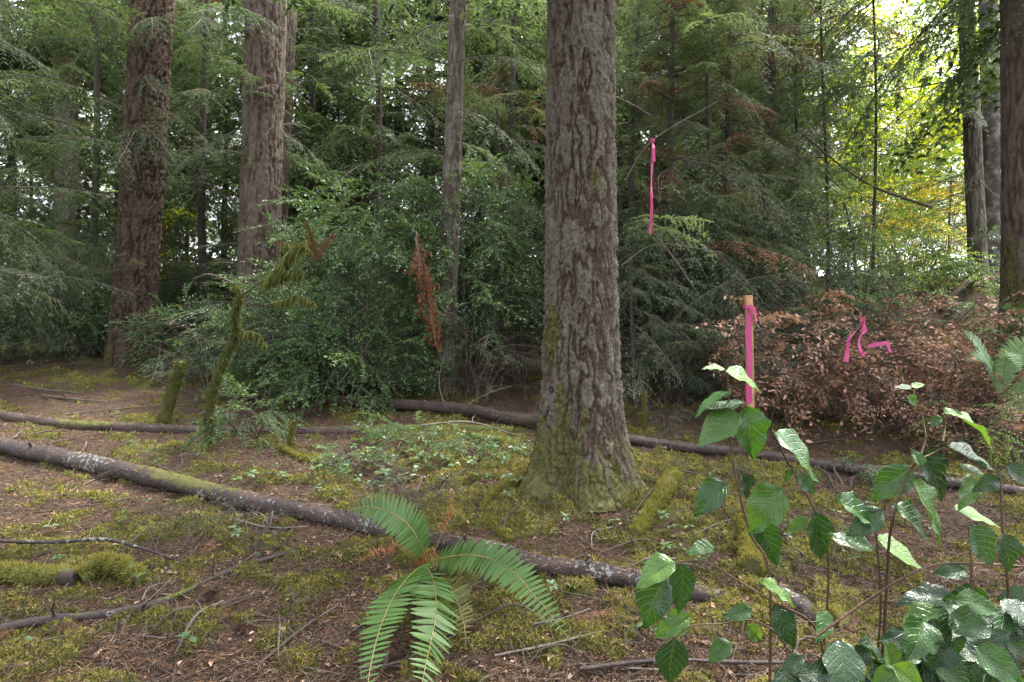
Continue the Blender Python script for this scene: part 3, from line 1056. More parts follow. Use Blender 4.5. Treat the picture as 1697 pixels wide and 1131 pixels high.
LV, LF = leaf_shape()
SV = np.array([[0, 0, 0], [.35, .26, .05], [1, 0, -.12], [.35, -.26, .05]])
SF = np.array([[0, 2, 1], [0, 3, 2]])
MV = np.array([[0, 0, 0], [.30, .42, .02], [.42, .22, .0], [.70, .46, -.04], [.62, .14, 0], [1, 0, -.08], [.62, -.14, 0], [.70, -.46, -.04], [.42, -.22, 0], [.30, -.42, .02]])
MF = np.array([[0, 2, 1], [0, 4, 2], [2, 4, 3], [0, 5, 4], [0, 6, 5], [0, 8, 6], [8, 7, 6], [0, 9, 8]])


def spray_mesh(name, mats, L=.55, nside=10, sl=.24, leaf=.034, gap=.015, tv=LV, tf=LF, droop=.3, wid=1.0, flat=.5):
    """A leafy shrub branch along +X with alternate leaves on its side twigs."""
    g = G()
    s = np.linspace(0, 1, 8)
    P = np.stack([s * L, .04 * np.sin(s * 4 + rng.uniform(0, 6)), .1 * s * L - droop * L * s ** 2], -1)
    tube(g, P, np.linspace(.0042, .0014, 8), 4, 0)
    segs = [P[2:]]
    for i in range(nside):
        t = .12 + .85 * i / nside
        p0 = np.array([np.interp(t, s, P[:, c]) for c in range(3)])
        a = math.radians(rng.uniform(30, 65)) * (1 if i % 2 else -1)
        d0 = norm(np.array([math.cos(a), math.sin(a), rng.normal() * .25]))
        l = sl * rng.uniform(.5, 1.15) * (1.1 - .5 * t)
        u = np.linspace(0, 1, 5)[:, None]
        segs.append(p0 + d0 * u * l + np.array([0, 0, -droop * .8 * l]) * u ** 2)
    S0 = np.concatenate([q[:-1] for q in segs[1:]])
    S1 = np.concatenate([q[1:] for q in segs[1:]])
    sticks(g, S0, S1, .0014, .001, 0)
    for q in segs:
        ln = np.linalg.norm(np.diff(q, axis=0), axis=1).sum()
        n = max(3, int(ln / gap))
        v = np.linspace(.12, 1, n)
        w = np.linspace(0, 1, len(q))
        pos = np.stack([np.interp(v, w, q[:, c]) for c in range(3)], -1)
        tg = norm(np.gradient(q, axis=0))
        tgv = norm(np.stack([np.interp(v, w, tg[:, c]) for c in range(3)], -1))
        sd = np.where(np.arange(n) % 2, 1.0, -1.0)[:, None]
        la = norm(np.cross(np.array([0, 0, 1.0]), tgv)) * sd
        D = norm(tgv * .55 + la * .85 + rng.normal(size=(n, 3)) * .22)
        Nn = norm(np.array([0, 0, 1.0]) * flat + rng.normal(size=(n, 3)) * .35)
        sz = leaf * rng.uniform(.6, 1.15, n)
        sz3 = np.stack([sz, sz * wid, sz], -1)
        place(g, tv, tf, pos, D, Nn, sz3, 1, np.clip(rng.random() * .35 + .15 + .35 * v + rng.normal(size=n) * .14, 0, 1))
    return g.mesh(name, mats, smooth=False)


WH = [M['twig'], M['huck']]
HUCK = [spray_mesh('leafy_branch', WH), spray_mesh('leafy_branch', WH, .65, 11, .26, droop=.6), spray_mesh('leafy_branch', WH, .5, 9, .2, .038, .017, droop=.15),
        spray_mesh('leafy_branch', WH, .6, 11, .24, .030, .014, droop=.9)]
WB = [M['twig'], M['dead_leaf']]
DEADS = [spray_mesh('dry_branch', WB, .45, 9, .20, .030, .016, droop=.4, wid=.8), spray_mesh('dry_branch', WB, .50, 8, .20, .050, .026, droop=.5, wid=1.0), spray_mesh('dry_branch', WB, .42, 7, .18, .044, .022, droop=.2, wid=.9),
         spray_mesh('dry_branch', WB, .55, 8, .22, .052, .030, droop=.8)]
WM = [M['twig'], M['maple']]
MAPLE = [spray_mesh('leafy_branch', WM, 1.0, 9, .45, .085, .06, MV, MF, .15, flat=1.4), spray_mesh('leafy_branch', WM, 1.1, 10, .5, .075, .05, MV, MF, .3, flat=1.4)]
BRIGHT = [spray_mesh('leafy_branch', [M['twig'], M['light_leaf']], .8, 9, .34, .05, .032, SV, SF, .35)]


def shrub(name, label, px, d, w, h, n, meshes, mat=None, size=(.8, 1.3), base_py=None, z0=.1, stems=7, group=None, dep=None, cat='shrub', mix=None, taper=.5, down=.0):
    x = (px - CX) / FPX * d
    z = float(gz(x, d))
    t = thing(name, label, cat, (x, d, z), group)
    dep = dep or w
    g = G()
    tips = []
    for i in range(stems):
        a = rng.uniform(0, 2 * np.pi)
        e = np.array([math.cos(a) * w * .36, math.sin(a) * dep * .36, h * rng.uniform(.55, .95)])
        m = e * .5 + rng.normal(size=3) * .06
        b0 = np.array([math.cos(a) * .05, math.sin(a) * .05, -.05])
        P = catmull([b0, b0 * .5 + m * .5 + [0, 0, .08 * h], m + [0, 0, .06 * h], e], 10)
        tube(g, P, np.linspace(.014, .004, 10), 5)
        tips.append(P)
    link('stem', g.mesh('stem', M['twig']), t)
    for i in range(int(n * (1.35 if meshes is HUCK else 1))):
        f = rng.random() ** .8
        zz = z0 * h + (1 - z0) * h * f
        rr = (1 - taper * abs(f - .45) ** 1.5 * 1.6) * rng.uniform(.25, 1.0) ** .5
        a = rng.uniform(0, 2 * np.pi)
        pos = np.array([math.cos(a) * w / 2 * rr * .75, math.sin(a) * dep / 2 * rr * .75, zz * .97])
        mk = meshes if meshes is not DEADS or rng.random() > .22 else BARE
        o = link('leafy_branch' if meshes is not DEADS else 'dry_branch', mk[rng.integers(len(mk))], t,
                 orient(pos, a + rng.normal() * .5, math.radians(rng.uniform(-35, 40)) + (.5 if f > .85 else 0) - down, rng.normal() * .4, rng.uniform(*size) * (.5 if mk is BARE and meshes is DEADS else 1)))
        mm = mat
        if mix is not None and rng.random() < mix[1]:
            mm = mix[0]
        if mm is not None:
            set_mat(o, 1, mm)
    return t


HG, LL = M['huck_grey'], M['light_leaf']
shrub('huckleberry_shrub', 'glossy green shrub behind the mossy sapling, low and dense', 480, 7.8, 1.2, 1.15, 76, HUCK, dep=.6)
shrub('huckleberry_shrub', 'low trailing green shrub spilling toward the thin log under the tall glossy shrub', 575, 7.35, 1.2, .7, 50, HUCK, dep=.4)
shrub('huckleberry_shrub', 'tall glossy dark green shrub with trailing sprays, in the middle of the thicket', 605, 7.75, 1.6, 2.6, 150, HUCK, down=.2, dep=1.0)
shrub('huckleberry_shrub', 'tall dark shrub round the slim grey trunk with small glossy leaves', 775, 8.0, 1.35, 2.6, 110, HUCK, z0=.25, down=.2)
shrub('huckleberry_shrub', 'dark green shrub close behind the left side of the big fir', 862, 8.6, 1.3, 2.4, 84, HUCK, HG, z0=.25)
shrub('huckleberry_shrub', 'shrub with small leaves between brown trunk and tall glossy shrub', 520, 8.6, 1.4, 2.1, 90, HUCK, HG, mix=(M['huck'], .4))
shrub('huckleberry_shrub', 'low green shrub at the foot of the red fir trunk', 305, 9.0, 1.0, .85, 46, HUCK)
shrub('huckleberry_shrub', 'shrub at the foot of the brown fir trunk, thin and twiggy', 395, 8.6, .9, 1.2, 30, HUCK, HG)
shrub('huckleberry_shrub', 'small bright green shrub low beside the mossy sapling foot', 415, 6.15, .55, .38, 20, HUCK, size=(.5, .8))
for px, py, w, h, n, lab in ((690, 760, .75, .26, 20, 'small dark green bush in the bramble patch between the logs'), (590, 775, .5, .2, 12, 'little green bush between the pale branch and the bramble patch'), (800, 770, .5, .22, 12, 'little green bush close to the left foot of the big fir'),
                             (1400, 815, .6, .2, 10, 'little green bush before the slender wet log'), (1590, 760, .5, .22, 7, 'little green bush behind the slender wet log at the right')):
    shrub('low_bush', lab, px, on_ground(px, py)[1], w, h, n, HUCK, None, (.35, .6), stems=4)
shrub('leafy_shrub', 'light green shrub at the left picture edge behind the clearing', 20, 10.6, 2.0, 2.1, 60, BRIGHT, None, (.7, 1.1), mix=(M['huck'], .3))
shrub('huckleberry_shrub', 'dark shrub on the left clearing edge below light green leaves', 75, 10.0, 1.7, 1.2, 70, HUCK, None)
shrub('huckleberry_shrub', 'dark shrub just left of the red fir trunk foot', 150, 10.6, 1.4, 1.3, 60, HUCK, HG)
shrub('leafy_shrub', 'bright lime shrub glimpsed between the red and brown trunks', 300, 13.5, 2.4, 3.6, 46, MAPLE, LL, (.7, 1.1), mix=(M['maple'], .3))
shrub('huckleberry_shrub', 'greyish shrub on the left, in the gloom past the picture edge', -90, 9.6, 1.8, 1.5, 50, HUCK, HG)
shrub('huckleberry_shrub', 'greyish dark shrub right of the big fir above the fallen log', 1100, 8.2, 1.5, 2.3, 90, HUCK, HG)
shrub('huckleberry_shrub', 'dense dull shrub behind the wooden stake', 1225, 8.6, 1.6, 2.3, 100, HUCK, HG)
shrub('huckleberry_shrub', 'dull green shrub above the brown bush with grey leaves', 1330, 8.9, 1.5, 1.9, 80, HUCK, HG)
shrub('leafy_shrub', 'bright green leafy sapling with a curved stem beside the sunlit gap', 1425, 9.8, 1.5, 2.2, 52, BRIGHT, None, (.6, 1.0), z0=.35)
shrub('huckleberry_shrub', 'green shrub under the sunlit gap at the bank foot', 1500, 9.4, 1.2, .8, 36, HUCK, LL)
for i, (px, d, w, h, n) in enumerate([(1440, 15.5, 4.5, 7.5, 190), (1310, 17.5, 4.5, 7.5, 120), (1560, 17.5, 5.0, 8.5, 220), (1680, 16, 4.0, 6.0, 90), (1400, 22, 6.0, 9, 180), (1530, 25, 6.5, 10, 180)]):
    shrub('maple_tree', ['yellow green maple filling the bright gap', 'maple with yellow leaves behind the thin dark trunk', 'lime green maple between the gap and the alder', 'maple with bright leaves behind the right edge trunks', 'far maple glowing through boughs above the gap', 'tall far maple closing the gap behind the others'][i],
          px, d, w, h, n, MAPLE, None, (1.0, 1.7), cat='tree', mix=(LL, .4), stems=5, z0=.12)
for i, (px, d, w, h, lab) in enumerate([(1400, 17, 4, 4.5, 'sunlit yellow green thicket behind the curved sapling stem'), (1490, 18.5, 4, 5, 'sunlit thicket straight behind the golden bracken'), (1570, 20, 5, 5, 'sunlit thicket left of the slim bank trunk'), (1650, 20, 5, 6, 'sunlit thicket seen between the right edge trunks'), (1330, 20, 5, 5, 'sunlit thicket glimpsed under the sweeping boughs')]):
    shrub('leafy_shrub', lab, px, d, w, h, 110, BRIGHT, M['maple'], (1.4, 2.2), mix=(LL, .35), z0=.05)
shrub('bracken_clump', 'golden bracken catching sun in the gap', 1505, 11.2, 1.6, 1.35, 50, BRIGHT, M['bracken_gold'], (.7, 1.0), cat='bracken', mix=(M['light_leaf'], .3))
shrub('leafy_shrub', 'sunny yellow shrub low in the gap behind the bracken', 1470, 14.0, 2.2, 2.0, 40, BRIGHT, M['maple'], (.8, 1.2))
for i, (px, d, w, h, n, mt, lab) in enumerate([
        (1560, 8.2, 1.4, .55, 26, 'dead', 'dry brown brush part way up the bank'), (1620, 7.4, 1.2, .7, 34, 'dead', 'dry brush at the foot of the broad right trunk'),
        (1490, 8.6, 1.3, .6, 30, 'leaf', 'green brush where the bank begins'), (1585, 9.3, 1.4, .55, 28, 'leaf', 'low green plants on top of the bank'),
        (1660, 6.8, .8, .7, 24, 'leaf', 'green sprig shrub against the broad right trunk'), (1395, 8.6, 1.4, .9, 40, 'leaf', 'green brush under the bright green sapling'),
        (700, 10.5, 2.2, 1.6, 60, 'leaf', 'dim shrub deep behind the slim grey trunk'), (940, 10.5, 2.2, 1.8, 60, 'leaf', 'dim shrub hidden behind the big fir'),
        (1180, 11.0, 2.4, 2.0, 60, 'leaf', 'dim shrub deep behind the young hemlocks'), (240, 11.8, 2.2, 1.5, 50, 'leaf', 'dim shrub deep behind the red trunk'),
        (480, 11.5, 2.2, 1.6, 50, 'leaf', 'dim shrub deep behind the brown trunks'), (60, 13.0, 3.0, 2.4, 60, 'leaf', 'lighter shrub deep in the wood at the left'), (1330, 11.5, 2.2, 1.9, 50, 'leaf', 'dim shrub deep behind the dull green shrub')]):
    if mt == 'dead':
        shrub('dry_bush', lab, px, d, w, h, n, DEADS, None, (.6, 1.0), cat='shrub')
    else:
        shrub('leafy_shrub', lab, px, d, w, h, n, HUCK if d < 10 else BRIGHT, M['huck'] if d < 10 else M['needles_far'], (.7, 1.2))
# dry brown bushes
shrub('dry_bush', 'dry brown bush with dead leaves right behind the stake, tied with no ribbon', 1315, 6.5, 1.2, 1.15, 90, DEADS, None, (.85, 1.25), down=.15)
shrub('dry_bush', 'dry brown leafy bush carrying loose pink ribbon', 1435, 6.4, 1.25, 1.2, 110, DEADS, None, (.85, 1.25), down=.15)
shrub('dry_bush', 'dry brown bush below the bank by the fern', 1555, 6.7, 1.25, .9, 84, DEADS, None, (.85, 1.25))
shrub('dry_bush', 'low dry brown brush at the right picture edge', 1665, 5.9, 1.0, .45, 26, DEADS, None, (.6, 1.0))
shrub('leafy_shrub', 'loose pale green leafy shrub below the fern at the right edge', 1612, 5.5, .5, .5, 8, HUCK, LL, (.5, .8), stems=4)
shrub('leafy_shrub', 'green leafy sprigs behind the salal shoot at the right edge', 1700, 5.4, .5, .4, 7, HUCK, None, (.5, .8), stems=4)
shrub('dry_bush', 'low spread of dry brown leaves below the fern at the right', 1600, 6.0, 1.3, .5, 56, DEADS, None, (.7, 1.1))


# ------------------------------------------------------------------ fallen logs, roots and mossy wood
def wood_mesh(P, R, sides, mat, seed=0, moss=None, rough=.085, n=None, extra=None):
    n = n or max(12, len(P) * 8)
    Q = catmull(P, n)
    t = np.linspace(0, 1, n)
    Rr = np.interp(t, np.linspace(0, 1, len(R)), R)
    th = np.arange(sides) * 2 * np.pi / sides
    ln = np.concatenate([[0], np.cumsum(np.linalg.norm(np.diff(Q, axis=0), axis=1))])
    nz = .9 * fbm(np.cos(th)[None] * 1.5 + 0 * ln[:, None], np.sin(th)[None] * 1.5, ln[:, None] * 7, 4, seed) + .25 * (fbm(0 * th[None], ln[:, None] * 2.2, 0, 3, seed + 5) - .5)
    R2 = Rr[:, None] * (1 + rough * 4 * (nz - .45)) + .004 * (vnoise(np.cos(th)[None] * 9, np.sin(th)[None] * 9, ln[:, None] * 40, seed) - .5)
    up = np.cos(th)[None] * np.ones((n, 1))
    mo2 = np.zeros((n, sides)) if moss is None else np.interp(t, np.linspace(0, 1, len(moss)), moss)[:, None] + .28 * (up - .4)
    g = G()
    tube(g, Q, R2, sides, 0, .5, np.clip(mo2, 0, 1))
    if extra:
        for (u, az, l, r) in extra:
            i = int(u * (n - 1))
            T, N, B = frames(Q)
            d = N[i] * math.cos(az) + B[i] * math.sin(az)
            tube(g, np.stack([Q[i], Q[i] + d * (Rr[i] + l * .5), Q[i] + d * (Rr[i] + l) + T[i] * l * .2]), [r * 1.3, r, r * .6], 7)
    return g.mesh('wood', mat), Q, Rr


def fringe(g, Q, R, n, lo, hi, hang=.9, t0=0.0, t1=1.0, puff=.5):
    """Moss strands round a limb, most of them hanging."""
    t = rng.uniform(t0, t1, n) * (len(Q) - 1)
    i = np.minimum(t.astype(int), len(Q) - 2)
    f = (t - i)[:, None]
    c = Q[i] * (1 - f) + Q[i + 1] * f
    r = np.interp(t, np.arange(len(R)), R)[:, None]
    T = norm(Q[i + 1] - Q[i])
    o_ = norm(np.cross(T, rdir(n)))
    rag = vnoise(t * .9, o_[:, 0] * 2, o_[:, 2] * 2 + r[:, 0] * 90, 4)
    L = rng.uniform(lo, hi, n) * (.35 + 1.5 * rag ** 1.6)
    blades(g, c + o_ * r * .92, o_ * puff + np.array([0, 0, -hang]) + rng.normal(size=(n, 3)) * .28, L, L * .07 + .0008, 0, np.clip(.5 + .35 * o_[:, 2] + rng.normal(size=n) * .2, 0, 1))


def log(name, label, pts, R, mat, cat='log', moss=None, lift=.5, sides=22, seed=1, extra=None, tufts=0, n=None, zs=None):
    P = gpath(pts)
    Rr = np.interp(np.linspace(0, 1, len(P)), np.linspace(0, 1, len(R)), R)
    P[:, 2] = np.maximum(P[:, 2], floor_z(P[:, 0], P[:, 1]) - (.02 if name == 'fallen_log' else 0)) + Rr * lift
    if zs is not None:
        P[:, 2] += np.asarray(zs)
    if name == 'fallen_log' and len(P) < 6:
        P = catmull(P, 12) + np.stack([0 * np.arange(12), rng.normal(size=12) * .015, rng.normal(size=12) * .006], -1)
    me, Q, Rq = wood_mesh(P, R, sides, M[mat], seed, moss, extra=extra, n=n)
    if not tufts:
        o = link(name, me)
        return tag(o, label, cat)
    t = thing(name, label, cat, P[0])
    part('wood', me, t)
    if name == 'fallen_log':
        nn = int(260 * np.linalg.norm(np.diff(Q, axis=0), axis=1).sum())
        ii = rng.integers(0, len(Q) - 1, nn)
        ff = rng.random(nn)[:, None]
        Pq = Q[ii] * (1 - ff) + Q[ii + 1] * ff
        Tq = norm(Q[ii + 1] - Q[ii])
        sd = norm(np.cross(Tq, [0, 0, 1.0]))
        aa = rng.normal(size=nn)[:, None] * .7
        Pq = Pq + (sd * np.sin(aa) + np.array([0, 0, 1.0]) * np.cos(aa)) * (Rq[ii][:, None] * 1.03 + .004)
        gl = G()
        Dq = rdir(nn) * [1, 1, .3] - np.array([0, 0, .1])
        Lq = rng.uniform(.012, .05, nn)
        blades(gl, Pq, Dq, Lq, np.clip(Lq * .06, .0012, .0028), 0, rng.random(nn))
        part('litter', gl.mesh('litter', M['needle_litter'], smooth=False), t, kind='stuff')
    g = G()
    w = np.interp(np.linspace(0, 1, 200), np.linspace(0, 1, len(moss)), moss)
    for s0 in np.nonzero(w > .45)[0]:
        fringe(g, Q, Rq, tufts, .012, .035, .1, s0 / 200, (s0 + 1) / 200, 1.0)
    if g.n:
        part('moss', g.mesh('moss', M['moss'], smooth=False), t, kind='stuff')
    return t


log('fallen_log', 'long dark fallen log spotted with pale lichen, crossing the whole foreground below the big fir',
    [(-60, 727), (620, 886), (1205, 1002)],
    [.074, .073, .071, .069, .066, .063, .060, .060, .057, .052, .046], 'log_lich', moss=[.5, .35, .2, .70, .2, .1, .1, .1, 0, .2, .5], seed=2, tufts=30, sides=28, n=120,
    extra=[(.12, .6, .05, .012), (.33, 5.6, .06, .010), (.62, .5, .04, .010), (.80, .3, .05, .012)])
log('fallen_log', 'short lichen spotted log end lying in moss under the salal', [(1240, 985), (1290, 1003), (1350, 1026), (1400, 1040)], [.045, .05, .05, .045], 'log_lich', moss=[.8, .2, .5, .8], seed=4, tufts=30)
log('fallen_log', 'thin dark log lying behind the long one, running left to right past the leaning stump',
    [(-50, 684), (110, 709), (430, 719), (850, 720)], [.052, .052, .05, .052, .05, .045, .05, .056, .05], 'log_dull',
    moss=[0, 0, .1, .6, .1, .0, .1, .95, .7], seed=6, tufts=40, n=90)
log('fallen_log', 'bare brown log disappearing behind the left foot of the big fir', [(520, 672), (600, 677), (680, 683), (770, 695), (840, 704), (905, 712)], [.055, .06, .06, .062, .06, .06], 'log_dull', moss=[.5, .3, 0, 0, 0, 0], seed=8, zs=[.04] * 6, tufts=12)
log('fallen_log', 'slender wet black log running from the big fir to the right edge', [(1010, 733), (1400, 784), (1770, 836)], [.052, .050, .047, .044, .041, .038, .036], 'log', moss=[.0, .0, .1, .1, 0, .1, .5], seed=10, n=90, zs=[.02] * 3, tufts=12)
log('fallen_branch', 'knobbly dark branch lying diagonally in the near left corner', [(-40, 1064), (60, 1045), (150, 1030), (230, 1016), (300, 990), (360, 960), (420, 940), (492, 921)], [.024, .024, .023, .022, .020, .018, .016, .014], 'log', 'branch',
    moss=[.1, .2, .4, .2, .55, .2, 0, 0], seed=12, sides=12, tufts=10, extra=[(.2, .5, .10, .006), (.45, 1.0, .06, .006), (.7, .2, .07, .005)])
log('fallen_branch', 'thin lichen flecked stick lying above the mossy log on the left', [(-20, 931), (80, 932), (170, 927), (230, 929), (285, 938)], [.011, .011, .012, .010, .008], 'log_lich', 'branch', seed=14, sides=9, zs=[.10, .11, .10, .07, .02])
log('mossy_log', 'short rotten log buried in moss at the left edge', [(-60, 968), (0, 966), (60, 968), (130, 968)], [.05, .055, .052, .05], 'log_dull', moss=[.75, .5, .75, .3], seed=16, tufts=28)
log('mossy_log', 'small mossy hump of log beside the rotten one', [(135, 968), (165, 960), (200, 962), (235, 970)], [.05, .055, .05, .04], 'log_dull', moss=[.9, .5, .9, .4], seed=17, tufts=28)
log('fallen_branch', 'thin wet branch on the floor under the hanging salal leaf', [(960, 1122), (1040, 1112), (1120, 1108), (1210, 1112), (1300, 1116)], [.010, .010, .009, .009, .008], 'log', 'branch', seed=18, sides=9, zs=[.03] * 5)
log('fallen_branch', 'pale peeled branch with a mossy butt lying left of the sword fern', [(462, 742), (500, 762), (545, 776), (600, 788), (640, 800)], [.026, .022, .016, .013, .010], 'log_lich', 'branch', moss=[1, .9, .2, .1, .1], seed=20, sides=12, tufts=50)
log('mossy_root', 'moss covered root arching down from the right foot of the big fir', [(1118, 800), (1100, 835), (1072, 868), (1052, 900)], [.055, .055, .045, .03], 'moss_wood', 'root', moss=[1, 1, 1, 1], seed=22, tufts=70, lift=.35)
log('mossy_root', 'moss covered root running left from the foot of the big fir', [(875, 800), (840, 818), (805, 850), (845, 900)], [.05, .04, .03, .02], 'moss_wood', 'root', moss=[1, 1, .9, .8], seed=24, tufts=70, lift=.3)
log('mossy_root', 'straight mossy limb on the floor behind the salal leaves', [(1232, 880), (1240, 920), (1246, 965)], [.05, .05, .045], 'moss_wood', 'branch', moss=[1, 1, 1], seed=26, tufts=110, lift=.6)
log('fallen_branch', 'slanting grey pole resting on the bank below the right edge trunks', [(1555, 540), (1600, 505), (1640, 470)], [.035, .04, .045], 'log_dull', 'branch', moss=[.4, .4, .5], seed=28, sides=12, zs=[.22, .26, .24])
log('fallen_branch', 'dark broken log stub lying in the thicket shade behind the logs', [(735, 652), (780, 640), (822, 628)], [.05, .05, .048], 'log_dull', 'log', moss=[.2, 0, 0], seed=30, zs=[.03, .06, .10])

# sticks on the floor one can tell apart
floor_sticks = [((330, 690), (560, 640), .010), ((70, 660), (180, 672), .016), ((110, 690), (330, 672), .008), ((370, 1005), (290, 1090), .007), ((430, 1110), (560, 1010), .008),
                ((250, 880), (160, 985), .004), ((200, 1040), (330, 905), .004), ((880, 980), (1000, 1005), .005), ((650, 1020), (560, 1075), .006), ((820, 1095), (1000, 1060), .006),
                ((1150, 900), (1290, 860), .006), ((1320, 880), (1480, 900), .006), ((20, 640), (140, 655), .008), ((420, 655), (560, 670), .007), ((560, 760), (700, 800), .005), ((90, 850), (60, 915), .004)]
for k in range(64):
    p_ = (rng.uniform(-20, 1350), rng.uniform(690, 1120) if k % 3 else rng.uniform(625, 760))
    an, ll_ = rng.normal() * .5 + (0 if rng.random() < .6 else 2.5), rng.uniform(40, 130)
    floor_sticks.append((p_, (p_[0] + math.cos(an) * ll_, min(1128, max(625, p_[1] + math.sin(an) * ll_ * .6))), rng.uniform(.003, .007)))
for i, (p, q, r) in enumerate(floor_sticks):
    a, b_ = on_ground(*p), on_ground(*q)
    m_ = (a + b_) / 2 + rng.normal(size=3) * .03
    P = np.array([a, m_, b_])
    P[:, 2] = [float(floor_z(v[0], v[1])) + r * 1.2 + .01 for v in P]
    P[1, 2] += rng.uniform(0, .03)
    me, Q, _ = wood_mesh(P, [r, r * .85, r * .5], 7, M['twig'] if i % 3 else M['grey_twig'], 50 + i, rough=.05, extra=[(.4, rng.uniform(-1, 1), .06, r * .5), (.7, rng.uniform(-1, 1), .05, r * .4)])
    tag(link('fallen_stick', me), 'thin dead stick lying on the needle covered floor', 'stick', 'thin sticks on the forest floor')

# leaning mossy stump
a = on_ground(264, 704)
tp = at(301, 600, a[1] - .05)
t = thing('leaning_stump', 'leaning broken stump wrapped in moss beyond the thin log', 'stump', a)
me, Q, Rq = wood_mesh([a - [0, 0, .1], a * .5 + tp * .5 + [.012, 0, 0], tp], [.066, .060, .048], 18, M['moss_wood'], 61, rough=.09)
part('wood', me, t)
g = G()
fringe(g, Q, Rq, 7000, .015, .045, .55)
for k in range(6):
    aa = rng.uniform(0, 6.3)
    blades(g, tp[None] + np.array([[math.cos(aa) * .05, math.sin(aa) * .05, -.02]]), np.array([[.2, 0, 1.0]]), .07, .018, 0, .4)
part('moss', g.mesh('moss', M['moss_tree'], smooth=False), t, kind='stuff')

# crooked sapling hung with moss
a = on_ground(344, 742)
d0 = a[1]
t = thing('mossy_sapling', 'crooked dead sapling hung with yellow green moss', 'sapling', a)
main = [a - [0, 0, .08], at(347, 690, d0), at(356, 640, d0), at(372, 596, d0 + .03), at(391, 555, d0 + .05), at(391, 520, d0), at(395, 492, d0 - .02), at(386, 470, d0)]
me, Q, Rq = wood_mesh(main, [.034, .032, .030, .028, .027, .026, .024, .012], 14, M['moss_wood'], 63, rough=.10)
part('stem', me, t)
g = G()
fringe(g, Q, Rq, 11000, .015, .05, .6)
part('moss', g.mesh('moss', M['moss_tree'], smooth=False), t, kind='stuff')
limbs = [([(393, 497, 0), (425, 472, -.05), (462, 452, -.1), (500, 448, -.15)], .010, .13, .45, 2000),
         ([(445, 462, -.08), (470, 430, -.1), (485, 412, -.1), (508, 398, -.12)], .008, .14, .1, 2000),
         ([(485, 412, -.1), (478, 404, -.1), (470, 400, -.08)], .005, .09, .1, 900),
         ([(392, 556, .04), (410, 550, -.04), (430, 556, -.08), (440, 572, -.1)], .010, .09, .1, 1600),
         ([(440, 506, -.05), (475, 497, -.08), (490, 490, -.08), (520, 502, -.1)], .008, .08, .15, 1800),
         ([(386, 470, 0), (370, 462, .05), (345, 455, .1), (320, 462, .12)], .010, .02, .1, 200),
         ([(344, 735, 0), (352, 757, -.10), (342, 775, -.2), (322, 792, -.3)], .030, .05, .0, 3200),
         ([(350, 755, -.1), (372, 765, -.15), (385, 778, -.2)], .020, .05, .0, 1600),
         ([(340, 665, 0), (332, 655, .0), (331, 645, 0)], .018, .03, .0, 500)]
for pts, r, hg, t0, nn in limbs:
    P = [at(px, py, d0 + dd) for px, py, dd in pts]
    me, Q, Rq = wood_mesh(P, [r, r * .8, r * .4], 8, M['moss_wood' if hg > .04 else 'twig'], 65, rough=.08)
    br = part('limb', me, t)
    g = G()
    fringe(g, Q, Rq, nn, .02, hg, 1.5 if hg > .06 else .5, t0, 1.0, .3)
    m2 = g.mesh('moss', M['moss_tree'], smooth=False)
    link('moss', m2, br, kind='stuff')

# little mossy sticks standing up beyond the long log
for lab, pts, r in (('thin mossy stick standing right of the big fir', [(1062, 722), (1066, 690), (1068, 648)], .022),
                    ('mossy twig stump standing on the thin log', [(483, 745), (482, 720), (487, 697)], .03)):
    b0 = on_ground(*pts[0])
    P = [b0] + [at(px, py, b0[1]) for px, py in pts[1:]]
    t = thing('mossy_stick', lab, 'stick', b0)
    me, Q, Rq = wood_mesh(P, [r, r * .9, r * .6], 10, M['moss_wood'], 71, rough=.1)
    part('wood', me, t)
    g = G()
    fringe(g, Q, Rq, 2200, .012, .03, .4)
    part('moss', g.mesh('moss', M['moss'], smooth=False), t, kind='stuff')

# bare leaning sticks in the thicket
thicket = [([(1084, 388), (1125, 440), (1172, 512)], 7.2, .014, 'straight grey dead pole leaning in the thicket above the stake'),
           ([(1128, 400), (1160, 440), (1182, 486)], 7.4, .007, 'thin dead stick leaning beside the grey pole'),
           ([(655, 800), (662, 755), (668, 706)], 5.6, .006, 'thin bare twig standing upright before the thicket'),
           ([(745, 690), (728, 640), (735, 588)], 7.0, .006, 'thin pale twig before the foot of the slim trunk'),
           ([(770, 672), (815, 650), (848, 640)], 6.9, .007, 'pale bent stick lying across the brush by the big fir'),
           ([(700, 705), (780, 700), (862, 724)], 6.0, .011, 'pale stick poking out over the brown log'),
           ([(250, 636), (262, 600), (266, 565)], 8.2, .006, 'pale upright twig by the red fir trunk'),
           ([(560, 640), (610, 570), (640, 505)], 6.9, .008, 'dark bare stem rising through the tall glossy shrub'),
           ([(1018, 160), (1050, 175), (1078, 192)], 5.0, .009, 'short dead branch stub sticking out of the big fir'),
           ([(1035, 300), (1082, 233), (1190, 168)], 6.0, .006, 'bare branch that the long pink ribbon hangs from'),
           ([(1420, 480), (1414, 400), (1400, 338)], 9.6, .028, 'curved dark sapling stem by the sunlit gap'),
           ([(1565, 500), (1540, 470), (1528, 440)], 9.2, .018, 'dark broken sapling leaning before the sunlit gap'),
           ([(1030, 440), (1090, 405), (1200, 420)], 7.0, .008, 'grey dead branch crossing behind the big fir'),
           ([(1545, 345), (1430, 300), (1320, 215)], 9.0, .02, 'long dark bough sweeping down toward the sunlit gap'),
           ([(1600, 130), (1500, 148), (1440, 158)], 9.0, .012, 'dark bough stretching left from the right edge trunks')]
